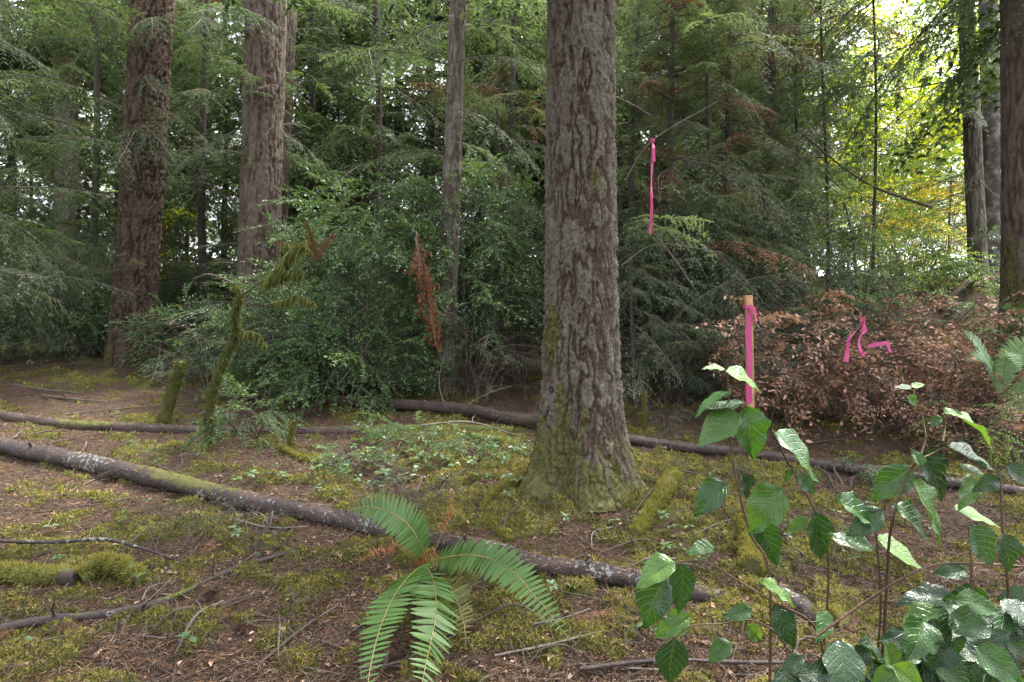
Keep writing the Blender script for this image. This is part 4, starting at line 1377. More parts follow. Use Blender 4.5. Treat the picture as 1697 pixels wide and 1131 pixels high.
for pts, d, r, lab in thicket:
    P = [at(px, py, d + .08 * i) for i, (px, py) in enumerate(pts)]
    me, Q, _ = wood_mesh(P, [r, r * .8, r * .5], 8, M['grey_twig' if 'pale' in lab or 'grey' in lab else 'twig'], 80, rough=.05, extra=[(.3, 1, .12, r * .4), (.55, -1.2, .16, r * .4), (.75, .4, .12, r * .3)])
    tag(link('dead_branch', me), lab, 'branch')

# brown brush inside the thicket
WD = [M['twig'], M['needles_dead']]
for i, (px, d, w, h, n, mt, lab) in enumerate([
        (640, 8.1, 1.4, .9, 34, 'needles_dead', 'tangle of dead twigs under the tall glossy shrub'),
        (800, 7.5, 1.2, .85, 40, 'needles_dead', 'tangle of dead brown twigs left of the big fir foot'),
        (860, 8.4, 1.0, 1.1, 34, 'needles_dead', 'brown brush in the shade close behind the big fir'),
        (350, 8.0, 1.1, .8, 30, 'needles_dead', 'grey dead twigs between red trunk and mossy sapling'),
        (1120, 7.6, 1.4, .8, 40, 'needles_dead', 'tangle of dead twigs beneath the young hemlocks'),
        (1240, 7.6, 1.3, 1.0, 36, 'needles_dead', 'dead brush between the stake and the dull shrub'),
        (1400, 7.6, 1.6, .95, 36, 'needles_dead', 'dead brush behind the dry brown bushes'),
        (470, 7.9, 1.0, 1.3, 26, 'needles_dead', 'reddish dead twigs above the mossy sapling')]):
    shrub('dead_brush', lab, px, d, w, h, n, BARE, None, (.35, .7), cat='brush', stems=5)
for px, py, w, h, n, lab in ((335, 868, .55, .12, 26, 'dry tangle of twigs hanging below the mossy middle of the long log'), (425, 885, .45, .10, 18, 'small dry tangle under the long log near the fern'),
                             (690, 835, .65, .16, 40, 'reddish heap of dead twigs behind the sword fern'), (600, 800, .6, .12, 24, 'low dead twigs before the bramble patch'),
                             (290, 780, .6, .12, 22, 'low dry twigs between the two long logs'), (1180, 800, .7, .10, 20, 'low dry twigs before the slender wet log'), (1330, 920, .6, .10, 20, 'dead twigs on the floor behind the salal'),
                             (880, 705, .5, .14, 20, 'dead twigs at the left foot of the big fir'), (1110, 720, .8, .22, 34, 'dead twigs heaped behind the slender wet log'), (760, 665, .9, .30, 40, 'dead twigs heaped behind the brown log')):
    q = on_ground(px, py)
    shrub('twig_tangle', lab, px, q[1], w, h, n, BARE, None, (.14, .30), cat='brush', stems=3, z0=.15)
for k in range(46):
    q = on_ground(rng.uniform(0, 1300), rng.uniform(760, 1125))
    q[2] = float(floor_z(q[0], q[1])) + .018
    o = link('dead_sprig', BOUGH[rng.integers(5)], None, orient(q, rng.uniform(0, 6.3), rng.normal() * .08 + .05, rng.normal() * .25, rng.uniform(.10, .22)))
    set_mat(o, 1, M['needles_dead'])
    tag(o, 'dead brown conifer sprig lying on the forest floor', 'sprig', 'dead sprigs on the forest floor')


# ------------------------------------------------------------------ hanging dead boughs
def dead_bough(label, pts, scale, mat, n=1, seed=0):
    b0 = at(*pts[0])
    e = at(*pts[1])
    v = e - b0
    az = math.atan2(v[1], v[0])
    pit = math.atan2(v[2], math.hypot(v[0], v[1]))
    o = link('dead_bough', BROOM, None, orient(b0, az, pit, seed, np.linalg.norm(v) / .95))
    set_mat(o, 1, M[mat])
    return tag(o, label, 'dead bough')


DB = [('rust brown dead spray twisted behind the hanging bough', [(700, 420, 6.72), (722, 575, 6.68)], 2.9), ('rust brown dead bough hanging from the tall shrub', [(694, 396, 6.75), (716, 560, 6.65)], 0.0), ('second rust brown dead bough hanging just above the other', [(690, 380, 6.85), (706, 500, 6.7)], 2.0),
      ('upright rust brown dead spray above the mossy sapling', [(530, 440, 7.2), (506, 372, 7.1)], .5), ('slanting rust brown dead spray beside the upright one', [(520, 430, 7.2), (552, 392, 7.1)], 1.5),
      ('flat rust brown dead spray left of the upright one', [(510, 408, 7.2), (456, 408, 7.1)], 2.5)]
for lab, pts, sd in DB:
    dead_bough(lab, pts, 1, 'needles_rust', seed=sd)


# ------------------------------------------------------------------ stake and ribbons
def ribbon(name, label, P, W, width, n=40, mat='tape'):
    """A strip of tape: path P, and the direction of its width at each point."""
    Q = catmull(P, n)
    Wd = norm(catmull(W, n))
    T = norm(np.gradient(Q, axis=0))
    Nn = norm(np.cross(T, Wd))
    h, k = width / 2, .0006
    V = np.stack([Q - Wd * h - Nn * k, Q + Wd * h - Nn * k, Q + Wd * h + Nn * k, Q - Wd * h + Nn * k], 1).reshape(-1, 3)
    i = np.arange(n - 1)[:, None] * 4
    j = np.arange(4)[None]
    F = np.stack([i + j, i + (j + 1) % 4, i + 4 + (j + 1) % 4, i + 4 + j], -1).reshape(-1, 4)
    g = G()
    g.add(V, F)
    g.add(V[:4], [[3, 2, 1, 0]])
    g.add(V[-4:], [[0, 1, 2, 3]])
    return g


XA, YA = np.array([1, 0, 0.0]), np.array([0, 1, 0.0])
a = on_ground(1245, 768)
ds = a[1]
tp = at(1240.5, 490, ds)
sw, sd_ = .030, .020
g = G()
ax = norm(tp - a)
b0 = a - ax * .25
c = .004
ring = np.array([[-sw + c, -sd_], [sw - c, -sd_], [sw, -sd_ + c], [sw, sd_ - c], [sw - c, sd_], [-sw + c, sd_], [-sw, sd_ - c], [-sw, -sd_ + c]])
lv = [(b0, .35), (a - ax * .1, 1.0), (a * .5 + tp * .5, 1.0), (tp - ax * .004, 1.0), (tp, .92)]
V = np.concatenate([np.stack([p[0] + ring[:, 0] * s_, p[1] + ring[:, 1] * s_, np.full(8, p[2])], -1) for p, s_ in lv])
F = [[i * 8 + j, i * 8 + (j + 1) % 8, i * 8 + 8 + (j + 1) % 8, i * 8 + 8 + j] for i in range(4) for j in range(8)]
g.add(V, F)
g.add(V[-8:], [list(range(8))])
me = g.mesh('survey_stake', M['stake'], smooth=False)
tag(link('survey_stake', me), 'plain wooden survey stake with pink ribbon down its front', 'stake')
# ribbon tied round it: wrap, knot, long tail and short tail
knot = at(1240, 514, ds) + [0, -.028, 0]
t = thing('pink_ribbon', 'pink ribbon knotted round the wooden stake and hanging down its front', 'ribbon', knot)
wr = np.array([[-.034, -.026, 0], [.034, -.026, .004], [.036, .024, .012], [-.036, .024, .010], [-.034, -.026, 0]]) + at(1240, 510, ds)
part('wrap', ribbon('', '', wr, [[0, 0, 1.0]] * 5, .030).mesh('wrap', M['tape'], smooth=False), t)
p = [knot + [.006, -.006, .0], at(1237.5, 540, ds) - [0, .036, 0], at(1239.5, 590, ds) - [0, .034, 0], at(1238.5, 640, ds) - [0, .036, 0], at(1239, 668, ds) - [0, .034, 0]]
part('tail', ribbon('', '', p, [XA * .8 + YA * .4, XA, XA + YA * .15, XA - YA * .1, XA], .050).mesh('tail', M['tape'], smooth=False), t)
p = [knot + [.0, -.008, .01], at(1246, 512, ds) - [0, .05, 0], at(1249, 528, ds) - [0, .045, 0], at(1248, 534, ds) - [0, .045, 0]]
part('tail', ribbon('', '', p, [YA + XA * .3, XA, XA * .6 + YA * .5, XA], .032).mesh('tail', M['tape'], smooth=False), t)
p = [knot + [.012, -.012, .012], knot + [-.006, -.022, .006], knot + [.004, -.014, -.012], knot + [.016, -.010, -.002]]
part('knot', ribbon('', '', p, [[0, 0, 1.0], [0, .3, 1.0], [.3, 0, 1], [0, 0, 1]], .024).mesh('knot', M['tape'], smooth=False), t)

kn = at(1081, 234, 6.0)
t = thing('pink_ribbon', 'long pink ribbon hanging straight down from a bare branch right of the big fir', 'ribbon', kn)
p = [kn + [0, -.02, .01], at(1081.5, 262, 5.97), at(1079.5, 300, 5.98), at(1080, 345, 5.96), at(1077.5, 388, 5.97)]
part('tail', ribbon('', '', p, [YA + XA * .3, XA, XA * .5 + YA * .8, XA * .7 - YA * .6, XA], .027).mesh('tail', M['tape'], smooth=False), t)
p = [kn + [0, -.02, .01], at(1083, 250, 5.95), at(1084, 268, 5.95)]
part('tail', ribbon('', '', p, [YA, XA, XA + YA * .4], .030).mesh('tail', M['tape'], smooth=False), t)
wr = np.array([[-.012, -.014, 0], [.012, -.014, .004], [.013, .014, .004], [-.012, .014, .0], [-.012, -.014, 0]]) * 1.3 + kn
part('wrap', ribbon('', '', wr, [[0, 0, 1.0]] * 5, .03).mesh('wrap', M['tape'], smooth=False), t)

kn = at(1429, 534, 5.62)
t = thing('pink_ribbon', 'crumpled pink ribbon caught on the dry brown bush', 'ribbon', kn)
rb = lambda pts: [at(px, py, 5.58 + dd) for px, py, dd in pts]
part('tail', ribbon('', '', rb([(1428, 537, 0), (1422, 545, -.03), (1409, 559, -.06), (1405.5, 570, -.05), (1404, 584, -.04), (1402, 600, -.05)]), [XA + [0, .2, 1.1], XA + [0, .1, 1.1], XA + [0, 0, .35], XA + YA * .5, XA + YA * .2, XA - YA * .2], .042).mesh('tail', M['tape'], smooth=False), t)
part('tail', ribbon('', '', rb([(1430, 535, 0), (1432.5, 549, -.02), (1425, 560, -.05), (1423.5, 572, -.05), (1428, 584, -.05), (1431, 588, -.03), (1435, 584, -.02)]), [XA + YA * .3, XA - YA * .5, XA + [0, .3, .8], XA + YA * .4, XA + [0, .2, .5], XA * .4 + [0, .3, 1], [.3, .6, .8]], .034).mesh('tail', M['tape'], smooth=False), t)
part('tail', ribbon('', '', rb([(1438, 575, .0), (1449, 571.5, -.03), (1463, 570, -.06), (1470, 569, -.06), (1473, 577, -.05), (1475, 585, -.04)]), [[0, 1, .3], [0, .3, 1], [.2, .1, 1], XA + [0, .2, .8], XA + YA * .5, XA], .038).mesh('tail', M['tape'], smooth=False), t)
part('knot', ribbon('', '', rb([(1425, 531, 0), (1433, 530, -.02), (1432, 537, -.03), (1426, 536, 0)]), [[0, 0, 1.0]] * 4, .03).mesh('knot', M['tape'], smooth=False), t)


# ------------------------------------------------------------------ ferns
def pinna_mesh(mat, wid=.20):
    u = np.linspace(0, 1, 7)
    half = wid * np.array([.38, .5, .5, .46, .38, .22, .02])
    cx = .10 * u ** 2
    top = np.stack([u, half + cx + .05 * (u < .1), -.12 * u ** 2], -1)
    bot = np.stack([u, -half + cx, -.12 * u ** 2], -1)
    mid = np.stack([u, cx, -.12 * u ** 2 - .035 * np.sin(u * 3.1)], -1)
    V = np.concatenate([top, mid, bot])
    i = np.arange(6)
    F = np.concatenate([np.stack([i, i + 7, i + 8, i + 1], -1), np.stack([i + 7, i + 14, i + 15, i + 8], -1)])
    g = G()
    g.add(V, F, 0, np.tile(.3 + .4 * u, 3))
    return g.mesh('leaflet', mat), V, F


def fern(name, label, crown, fronds, mat, singles=True, cat='fern', group=None):
    t = thing(name, label, cat, crown, group)
    for fr in fronds:
        P = np.array([at(*p) for p in fr['pts']])
        n = fr.get('n', 30)
        Q = catmull(P, 40)
        ln = np.concatenate([[0], np.cumsum(np.linalg.norm(np.diff(Q, axis=0), axis=1))])
        t0 = fr.get('start', .12)
        mt = fr.get('mat', mat)
        g = G()
        tube(g, Q, np.linspace(.0042, .0012, 40) * fr.get('thick', 1), 6)
        if not singles or fr.get('joined'):
            pm, PV, PF = PINNA[mt]
        fo = part('frond', g.mesh('frond', M['rachis']), t)
        up = norm(np.asarray(fr.get('up', (0, -.5, 1.0))))
        Lmax = fr['l']
        gj = G()
        for k in range(n):
            u = t0 + (1 - t0) * (k + .5) / n
            s_ = u * ln[-1]
            c0 = np.array([np.interp(s_, ln, Q[:, c]) for c in range(3)])
            c1 = np.array([np.interp(min(s_ + .02, ln[-1]), ln, Q[:, c]) for c in range(3)])
            cm = np.array([np.interp(max(s_ - .02, 0), ln, Q[:, c]) for c in range(3)])
            T = norm(c1 - cm)
            la = norm(np.cross(up, T))
            un = norm(np.cross(T, la))
            v = (k + .5) / n
            l = Lmax * min(1, .62 + v * 2.2) * (1 - max(0, (v - .45) / .55) ** 1.7 * .88) * rng.uniform(.93, 1.05)
            for sd in (-1, 1):
                D = norm(la * sd + T * fr.get('fwd', .22) + un * fr.get('lift', .10) + rng.normal(size=3) * fr.get('jit', .05))
                Nn = norm(un + rng.normal(size=3) * fr.get('jit', .05) * 2)
                if singles and not fr.get('joined'):
                    Yv = norm(np.cross(Nn, D)) * sd
                    Zv = np.cross(D, Yv)
                    mw = Matrix(((*[D[0] * l, Yv[0] * l, Zv[0] * l * sd], c0[0]), (*[D[1] * l, Yv[1] * l, Zv[1] * l * sd], c0[1]), (*[D[2] * l, Yv[2] * l, Zv[2] * l * sd], c0[2]), (0, 0, 0, 1)))
                    link('leaflet', PINNA[mt][0], fo, mw)
                else:
                    tv = PV * [1, sd, 1]
                    place(gj, tv, PF if sd > 0 else PF[:, ::-1], c0[None], D[None], Nn[None], l, 0, rng.uniform(.2, .8))
        if gj.n:
            link('leaflets', gj.mesh('leaflets', M[mt]), fo)
    return t


PINNA = {k: pinna_mesh(M[k], w) for k, w in (('fern', .20), ('fern_old', .24), ('fern_dead', .2), ('fern_pale', .22))}
M['fern_wide'] = M['fern']
PINNA['fern_wide'] = pinna_mesh(M['fern'], .26)
cr = on_ground(704, 934)
dc = cr[1]
fern('sword_fern', 'green sword fern with arching fronds growing in front of the long log', cr, [
    dict(pts=[(704, 936, dc), (697, 905, dc - .10), (678, 872, dc - .16), (648, 850, dc - .20), (612, 840, dc - .22), (574, 846, dc - .24)], l=.130, n=28, start=.14, up=(.5, -.8, .5), fwd=.35),
    dict(pts=[(704, 936, dc), (735, 925, dc - .15), (790, 921, dc - .36), (845, 944, dc - .55), (893, 996, dc - .74), (944, 1060, dc - .90)], l=.120, n=38, start=.12, up=(.1, -.75, .7), mat='fern_wide'),
    dict(pts=[(704, 936, dc), (688, 946, dc - .30), (658, 980, dc - .85), (634, 1030, dc - 1.10), (617, 1090, dc - 1.32), (606, 1160, dc - 1.52)], l=.125, n=42, start=.12, up=(-.2, -.85, .6), fwd=.12, mat='fern_wide'),
    dict(pts=[(704, 936, dc), (716, 958, dc - .35), (723, 1003, dc - .85), (717, 1050, dc - 1.05), (706, 1100, dc - 1.28), (694, 1165, dc - 1.50)], l=.130, n=38, start=.10, mat='fern_wide', up=(.25, -1, .35), fwd=.42, lift=0.0, jit=.10),
    dict(pts=[(704, 936, dc), (742, 945, dc - .12), (770, 962, dc - .22), (776, 1000, dc - .28), (768, 1052, dc - .30)], l=.085, n=30, start=.4, mat='fern_old', joined=True, up=(0, -1, .3)),
    dict(pts=[(704, 936, dc), (690, 915, dc - .05), (660, 905, dc - .10), (620, 915, dc - .15), (590, 935, dc - .2)], l=.06, n=26, start=.2, mat='fern_dead', joined=True, jit=.35),
    dict(pts=[(704, 936, dc), (730, 950, dc - .15), (752, 985, dc - .5), (768, 1030, dc - .75), (772, 1072, dc - .85)], l=.10, n=28, start=.2, mat='fern_old', joined=True, up=(0, -1, .4), jit=.1),
    dict(pts=[(704, 936, dc), (700, 900, dc + .05), (694, 872, dc + .05), (706, 845, dc + .02)], l=.05, n=16, start=.4, mat='fern_dead', joined=True, jit=.5),
    dict(pts=[(704, 936, dc), (724, 905, dc + .05), (738, 865, dc + .05), (752, 835, dc + .02), (744, 822, dc)], l=.05, n=18, start=.45, mat='fern_dead', joined=True, jit=.5),
    dict(pts=[(704, 936, dc), (660, 948, dc - .1), (600, 975, dc - .2), (540, 1010, dc - .3)], l=.05, n=22, start=.3, mat='fern_dead', joined=True, jit=.4),
], 'fern')
q = np.tile(np.array([[0, 0, .01]]) + cr, (500, 1)) + rng.normal(size=(500, 3)) * [.035, .035, .012]
g = G()
blades(g, q, rdir(500, .9), rng.uniform(.02, .07, 500), .003, 0, rng.random(500))
fo = bpy.data.objects[[o.name for o in COL.objects if o.name.startswith('sword_fern')][0]]
part('crown', g.mesh('crown', M['fern_dead'], smooth=False), fo, kind='stuff')
cr = on_ground(1662, 735)
df = cr[1]
fern('sword_fern', 'pale green fern arching over dry brush at the right picture edge', cr, [
    dict(pts=[(1662, 735, df), (1652, 655, df - .05), (1628, 580, df - .10), (1594, 546, df - .15)], l=.105, n=30, start=.5, up=(.5, -.9, .4)),
    dict(pts=[(1662, 735, df), (1660, 640, df - .10), (1690, 580, df - .2), (1760, 572, df - .3)], l=.130, n=30, start=.45, up=(0, -.8, .6)),
    dict(pts=[(1662, 735, df), (1655, 640, df - .10), (1632, 592, df - .25), (1598, 598, df - .35)], l=.110, n=28, start=.45, up=(0, -.8, .6)),
    dict(pts=[(1662, 735, df), (1662, 640, df - .15), (1672, 585, df - .3), (1694, 612, df - .45)], l=.120, n=28, start=.45, up=(0, -.8, .6)),
    dict(pts=[(1662, 735, df), (1690, 650, df - .1), (1740, 610, df - .2)], l=.12, n=24, start=.4)], 'fern_pale', singles=False)
cr = on_ground(1532, 668)
df = cr[1] - .25
fern('small_fern', 'small pale fern frond hanging before the dry brown bush', cr, [
    dict(pts=[(1532, 668, df), (1532, 620, df), (1526, 592, df - .05), (1519, 584, df - .1)], l=.085, n=18, start=.25, up=(0, -1, .3)),
    dict(pts=[(1532, 668, df), (1545, 630, df), (1552, 612, df)], l=.06, n=14, start=.3, up=(0, -1, .3))], 'fern_pale', singles=False)


# ------------------------------------------------------------------ salal in the near right corner
def salal_leaf(seed, mat, wid=.62, cup=.10, curl=.14, wave=.02, bite=False):
    r = np.random.default_rng(seed)
    nu, nv = 13, 9
    u = np.linspace(0, 1, nu)
    half = wid / 2 * np.sin(np.pi * np.clip(u, 0, 1) ** (.70 + .03 * (seed % 5))) ** .78 * (1 - .30 * u ** 2)
    half = half * (1 + .05 * r.normal(size=nu))
    half[0], half[-1] = .012, .004
    half = half * (1 + .02 * np.sin(u * 60))
    v = np.linspace(-1, 1, nv)
    U, Vv = np.meshgrid(u, v, indexing='ij')
    Hf = half[:, None]
    X = U + .02 * Vv ** 2
    Y = Vv * Hf
    Z = cup * np.abs(Vv) * Hf * 2.0 - curl * U ** 2 + wave * np.sin(U * 17 + seed) * np.abs(Vv) + wave * .7 * np.sin(U * 9 + Vv * 3 + seed * 2) - .012 * np.cos((U * 7 - np.abs(Vv) * 1.9) * 2 * np.pi) * (1 - np.abs(Vv)) * np.abs(Vv) * 2
    Y = Y + .07 * np.sin(U * 3 + seed * 1.7) * U
    idx = np.arange(nu * nv).reshape(nu, nv)
    F = np.stack([idx[:-1, :-1], idx[1:, :-1], idx[1:, 1:], idx[:-1, 1:]], -1).reshape(-1, 4)
    if bite:
        keep = np.ones(len(F), bool)
        fi = np.arange(len(F)).reshape(nu - 1, nv - 1)
        for q in range(3):
            i, j = r.integers(5, nu - 2), r.choice([0, nv - 2])
            keep[fi[i:i + 2, j]] = False
        F = F[keep]
    g = G()
    g.add(np.stack([X, Y, Z], -1), F, 0, U.ravel(), Vv.ravel())
    return g.mesh('leaf', mat)


LEAF = [salal_leaf(i, M['salal'], .54 + .06 * (i % 4), .06 + .07 * (i % 3), .06 + .09 * (i % 4), .016 + .010 * (i % 3), i % 4 == 3) for i in range(14)]


def salal(name, label, leaves, stems, d, root, dark=0.0):
    """leaves: (base x, base y, tip x, tip y, width) in a 1381-px enlargement of the corner; stems in the same."""
    cv = lambda x, y: (1000 + x / 1.981, 560 + y / 1.981)
    r0 = at(*cv(*root), d)
    t = thing(name, label, 'shrub', r0)
    for pts, r in stems:
        P = [at(*cv(px, py), d + .02 * (i % 2)) for i, (px, py) in enumerate(pts)]
        g = G()
        tube(g, catmull(P, 24), np.linspace(r, r * .55, 24), 7)
        part('stem', g.mesh('stem', M['stem_red' if r > .0022 else 'stem_green']), t)
    for (bx, by, tx, ty, w) in leaves:
        dd = d + (rng.uniform(-.06, .06) if len(leaves) < 30 else rng.uniform(-.28, .16))
        b0 = at(*cv(bx, by), dd)
        px = math.hypot(tx - bx, ty - by)
        # apparent width / length tell how the blade is turned
        Lm = 1.13 * max(px, w * 1.25) / 1.981 / FPX * dd
        fore = math.sqrt(max(0.0, 1 - min(1, px / max(px, w * 1.25)) ** 2))
        scr = np.array([(tx - bx) / px, 0, -(ty - by) / px])
        D = norm(scr * math.sqrt(max(.05, 1 - fore ** 2)) + np.array([0, -fore, 0]))
        side = np.array([-scr[2], 0, scr[0]])
        if side[2] < 0:
            side = -side
        ratio = min(1, w / 1.981 / FPX * dd / (Lm * .60))
        f = ratio
        Nn = norm(np.array([0, -1, 0]) * f + np.array([0, 0, 1.0]) * math.sqrt(max(0, 1 - f * f)) + np.array([0, 0, .35]) + rng.normal(size=3) * .10)
        Nn = norm(Nn - D * (Nn @ D))
        Y = np.cross(Nn, D)
        ws = 1.0 if ratio > .5 else .9
        mw = Matrix(((D[0] * Lm, Y[0] * Lm * ws, Nn[0] * Lm, b0[0]), (D[1] * Lm, Y[1] * Lm * ws, Nn[1] * Lm, b0[1]), (D[2] * Lm, Y[2] * Lm * ws, Nn[2] * Lm, b0[2]), (0, 0, 0, 1)))
        o = link('leaf', LEAF[rng.integers(len(LEAF))], t, Matrix.Translation(-Vector(r0.tolist())) @ mw)
        if rng.random() < dark:
            set_mat(o, 0, M['salal_dark'])
    return t


salal('salal_shrub', 'tall salal stem with large glossy wet leaves in front of the stake', [
    (400, 105, 335, 95, 22), (400, 112, 517, 142, 42), (425, 175, 303, 212, 32), (470, 212, 328, 232, 44), (450, 250, 322, 325, 88), (470, 222, 502, 378, 128), (560, 310, 722, 440, 98),
    (405, 478, 298, 556, 72), (455, 445, 482, 522, 42), (588, 492, 478, 615, 92), (500, 592, 566, 730, 112), (668, 590, 608, 632, 50), (692, 568, 730, 716, 98), (610, 430, 600, 470, 30), (640, 450, 690, 505, 60)],
    [([(545, 1250), (545, 780), (482, 640), (425, 400), (405, 110)], .0045), ([(700, 1250), (740, 760), (690, 560), (600, 400), (555, 305)], .0040), ([(425, 400), (440, 470), (470, 540)], .0022), ([(425, 330), (440, 260), (470, 222)], .0022), ([(690, 560), (660, 500), (640, 450)], .002)],
    1.75, (620, 1250), .08)
salal('salal_shrub', 'salal branch with hanging glossy leaves low beside the log end', [
    (365, 688, 283, 692, 46), (238, 735, 113, 792, 62), (255, 738, 262, 886, 112), (207, 788, 124, 932, 76), (232, 985, 226, 1133, 106), (285, 908, 183, 982, 72), (490, 888, 403, 912, 62), (470, 940, 522, 992, 52),
    (510, 800, 618, 866, 58), (560, 870, 612, 978, 102), (420, 1000, 348, 1052, 52), (735, 895, 680, 960, 80)],
    [([(760, 1250), (700, 960), (560, 870), (430, 790), (330, 735), (240, 735)], .0036), ([(620, 1250), (600, 1020), (500, 930), (380, 940), (290, 945), (235, 985)], .0030), ([(330, 735), (350, 710), (366, 690)], .002)],
    1.70, (700, 1250), .15)
salal('salal_shrub', 'salal shoot with broad leaves in the middle of the right corner', [
    (1012, 420, 905, 522, 92), (1038, 372, 1132, 515, 122), (1010, 468, 1128, 640, 92), (1130, 358, 1283, 412, 62), (1170, 428, 1297, 456, 52), (1205, 448, 1158, 542, 92), (960, 550, 1082, 642, 72), (760, 530, 892, 588, 72),
    (915, 558, 815, 642, 82), (890, 690, 755, 650, 52), (895, 658, 1042, 728, 88), (1110, 258, 1068, 288, 36), (1115, 248, 1172, 243, 26), (1150, 255, 1288, 306, 42), (1012, 162, 962, 160, 22), (1010, 160, 1052, 154, 24), (1000, 188, 1032, 222, 34),
    (1045, 420, 1025, 370, 40), (1150, 560, 1290, 610, 50)],
    [([(905, 1250), (930, 820), (945, 620), (1000, 450), (1035, 400), (1060, 330), (1070, 280)], .0042), ([(880, 1250), (910, 900), (900, 700), (890, 600)], .0034), ([(1035, 400), (1080, 380), (1120, 360)], .0024), ([(1115, 340), (1122, 290), (1115, 250)], .0022), ([(1060, 330), (1045, 250), (1010, 165)], .0018)],
    1.65, (900, 1250), .15)
corner = [(1200, 612, 1292, 735, 112), (1310, 640, 1332, 756, 96), (1190, 760, 1100, 778, 52), (1150, 842, 995, 862, 62), (1150, 862, 1286, 882, 96), (1150, 888, 1118, 996, 102), (1200, 930, 1262, 985, 72), (1290, 852, 1386, 850, 112),
          (1380, 910, 1298, 1012, 82), (772, 988, 758, 1112, 142), (990, 962, 900, 985, 80), (1010, 985, 1040, 1060, 70), (880, 1110, 960, 1140, 70), (1320, 420, 1390, 470, 70), (1300, 460, 1230, 500, 60)]
for k in range(120):
    x0, y0 = rng.uniform(560, 1390), rng.uniform(780, 1140)
    if y0 < 1040 - (x0 - 640) * .36:
        continue
    an = rng.uniform(0, 2 * math.pi)
    ll = rng.uniform(60, 150)
    corner.append((x0, y0, x0 + math.cos(an) * ll, y0 + abs(math.sin(an)) * ll * .9, rng.uniform(45, 120)))
salal('salal_shrub', 'dense dark salal crowding the bottom right corner', corner,
      [([(1150, 1300), (1180, 1000), (1210, 800), (1200, 620)], .0055), ([(1290, 1300), (1330, 900), (1312, 650), (1305, 460)], .0045), ([(700, 980), (840, 880), (1000, 780), (1130, 740), (1381, 750)], .0040), ([(950, 1300), (1000, 1050), (1080, 950), (1160, 860)], .004)],
      1.55, (1150, 1300), .55)


# ------------------------------------------------------------------ small plants and dead leaves on the floor
def seedling_mesh(k, mat, n=5, leaf=.035):
    g = G()
    h = rng.uniform(.05, .10)
    tube(g, np.array([[0, 0, -.01], [.005, .004, h * .5], [.012, 0, h]]), [.0016, .0014, .001], 5, 0)
    a = np.arange(n) * 2 * np.pi / n + rng.uniform(0, 6)
    D = np.stack([np.cos(a), np.sin(a), rng.uniform(-.2, .3, n)], -1)
    st = np.array([.012, 0, h]) + D * .006
    place(g, LV * [1, 1.25, 1], LF, st, D, np.array([[0, 0, 1.0]]) + rng.normal(size=(n, 3)) * .2, leaf * rng.uniform(.7, 1.15, n), 1, rng.random(n))
    return g.mesh('seedling', [M['stem_green'], M[mat]], smooth=False)


SEED = [seedling_mesh(k, 'bramble', n) for k, n in enumerate((3, 3, 5, 6))]
spots = [(205, 885), (615, 845), (690, 865), (770, 830), (1105, 1060), (935, 870), (975, 865), (1080, 855), (310, 1085), (335, 1080), (240, 848), (215, 870), (385, 895), (395, 900), (80, 890), (30, 1105), (1070, 870), (440, 805), (470, 800),
         (1015, 880), (1045, 890), (860, 842), (840, 835), (560, 830), (1130, 840), (1150, 880), (915, 1000), (940, 990), (1065, 1060), (1080, 1065), (1190, 900), (100, 955), (1440, 850), (1400, 900), (1480, 860), (820, 830), (1140, 760)]
for k in range(95):
    spots.append((rng.uniform(555, 865), rng.uniform(728, 815)))
for k in range(25):
    spots.append((rng.uniform(380, 640), rng.uniform(740, 840)))
for k in range(26):
    spots.append((rng.uniform(1040, 1690), rng.uniform(790, 960)))
for k in range(16):
    spots.append((rng.uniform(1560, 1697), rng.uniform(630, 720)))
for i, (px, py) in enumerate(spots):
    q = on_ground(px, py)
    q[2] = float(floor_z(q[0], q[1]))
    near_bush = 37 <= i < 132
    o = link('bramble_seedling', SEED[rng.integers(4)], None, orient(q, rng.uniform(0, 6.3), rng.normal() * .2, rng.normal() * .2, rng.uniform(.8, 1.35) * (1.35 if near_bush else 1)))
    if near_bush:
        tag(o, 'small green bramble plant in the patch left of the big fir foot', 'plant', 'bramble plants left of the big fir')
    else:
        tag(o, 'tiny green seedling growing alone on the mossy floor', 'plant', 'seedlings on the mossy floor')


def dead_leaf_mesh(k):
    g = G()
    n = rng.integers(1, 4)
    a = rng.uniform(0, 6.3) + np.arange(n) * 1.9
    D = np.stack([np.cos(a), np.sin(a), rng.uniform(-.1, .25, n)], -1)
    v, f = leaf_shape(.35, .25, .6)
    place(g, v, f, np.zeros((n, 3)) + [0, 0, .006], D, np.array([[0, 0, 1.0]]) + rng.normal(size=(n, 3)) * .4, .042 * rng.uniform(.7, 1.1, n), 0, rng.random(n))
    return g.mesh('dead_leaf', M['pale_leaf'], smooth=False)


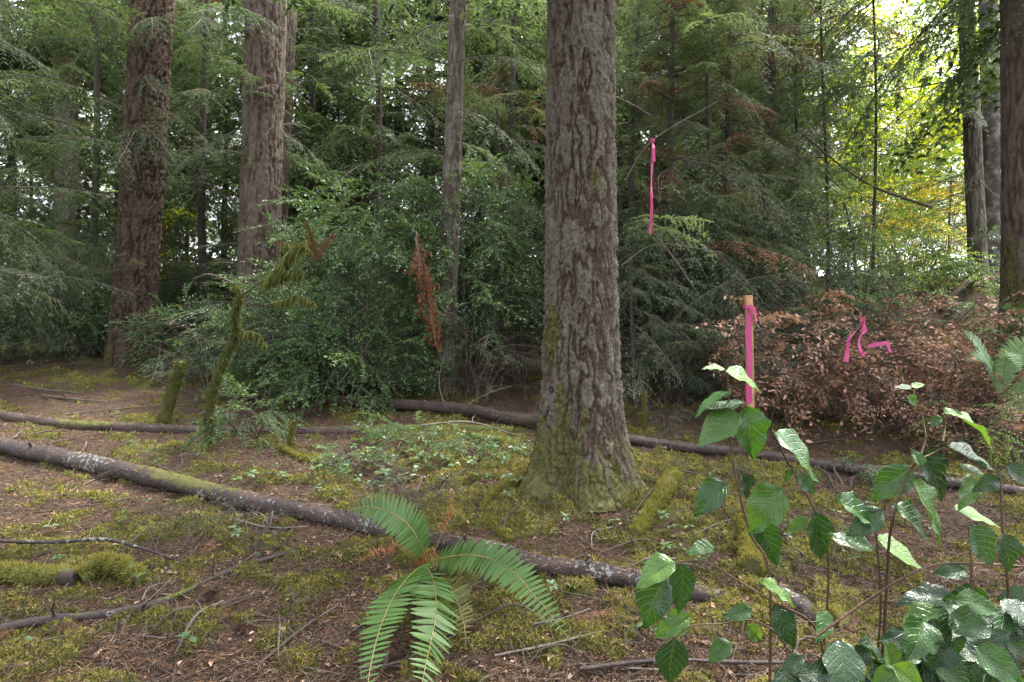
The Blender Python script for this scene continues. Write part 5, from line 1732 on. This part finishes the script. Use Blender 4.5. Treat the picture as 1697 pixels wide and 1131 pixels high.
DL = [dead_leaf_mesh(k) for k in range(5)]
ls = [(205, 825), (230, 970), (235, 960), (285, 955), (395, 940), (170, 1085), (165, 1095), (240, 1050), (480, 965), (480, 1000), (540, 945), (495, 1005), (930, 875), (930, 890), (975, 885), (985, 890), (1035, 875), (1050, 870), (385, 940), (450, 930), (520, 925),
      (860, 840), (845, 1090), (790, 1110), (850, 1095), (1045, 1095), (550, 740), (560, 735), (720, 795), (735, 800), (690, 790), (700, 800), (790, 735), (650, 740), (1060, 880), (1120, 900), (1460, 930), (1400, 840)]
for k in range(200):
    ls.append((rng.uniform(0, 1250), rng.uniform(760, 1128)))
for k in range(30):
    ls.append((rng.uniform(480, 1100), rng.uniform(735, 830)))
for px, py in ls:
    q = on_ground(px, py)
    q[2] = float(floor_z(q[0], q[1])) + .004
    o = link('dead_leaf', DL[rng.integers(5)], None, orient(q, rng.uniform(0, 6.3), rng.normal() * .25, rng.normal() * .25, rng.uniform(.6, 1.1)))
    if rng.random() < .45:
        set_mat(o, 0, M['dead_leaf'])
        tag(o, 'brown curled dead leaf lying on the forest floor', 'leaf', 'brown dead leaves on the forest floor')
    else:
        tag(o, 'pale curled dead leaf lying on the forest floor', 'leaf', 'pale dead leaves on the forest floor')


def cone_mesh():
    g = G()
    n = 60
    k = np.arange(n)
    z = k / n
    a = k * 2.39996
    r = .016 * np.sin(np.pi * np.clip(z * .88 + .08, 0, 1)) ** .7 + .002
    pos = np.stack([z * .075, np.cos(a) * r * .6, np.sin(a) * r * .6], -1)
    D = np.stack([np.full(n, .7), np.cos(a), np.sin(a)], -1)
    place(g, np.array([[0, -.35, 0], [.7, -.5, .05], [1, 0, .02], [.7, .5, .05], [0, .35, 0]]), np.array([[0, 1, 2], [0, 2, 4], [4, 2, 3]]), pos, D, np.stack([np.full(n, -.8), np.cos(a), np.sin(a)], -1), .014, 0, rng.random(n))
    tube(g, np.array([[0, 0, 0], [.035, 0, 0], [.075, 0, 0]]), [.007, .010, .003], 8)
    return g.mesh('fir_cone', M['cone'], smooth=False)


CN = cone_mesh()
for px, py, lab in ((396, 1046, 'brown fir cone lying on moss near the knobbly branch'), (286, 1112, 'reddish fir cone near the bottom edge'), (521, 1008, 'brown fir cone between sword fern and knobbly branch'),
                    (355, 990, 'dark fir cone just under the knobbly branch'), (800, 1062, 'fir cone lying right of the sword fern fronds')):
    q = on_ground(px, py)
    q[2] = float(floor_z(q[0], q[1])) + .012
    tag(link('fir_cone', CN, None, orient(q, rng.uniform(0, 6.3), .1, 0, 1.1)), lab, 'cone')
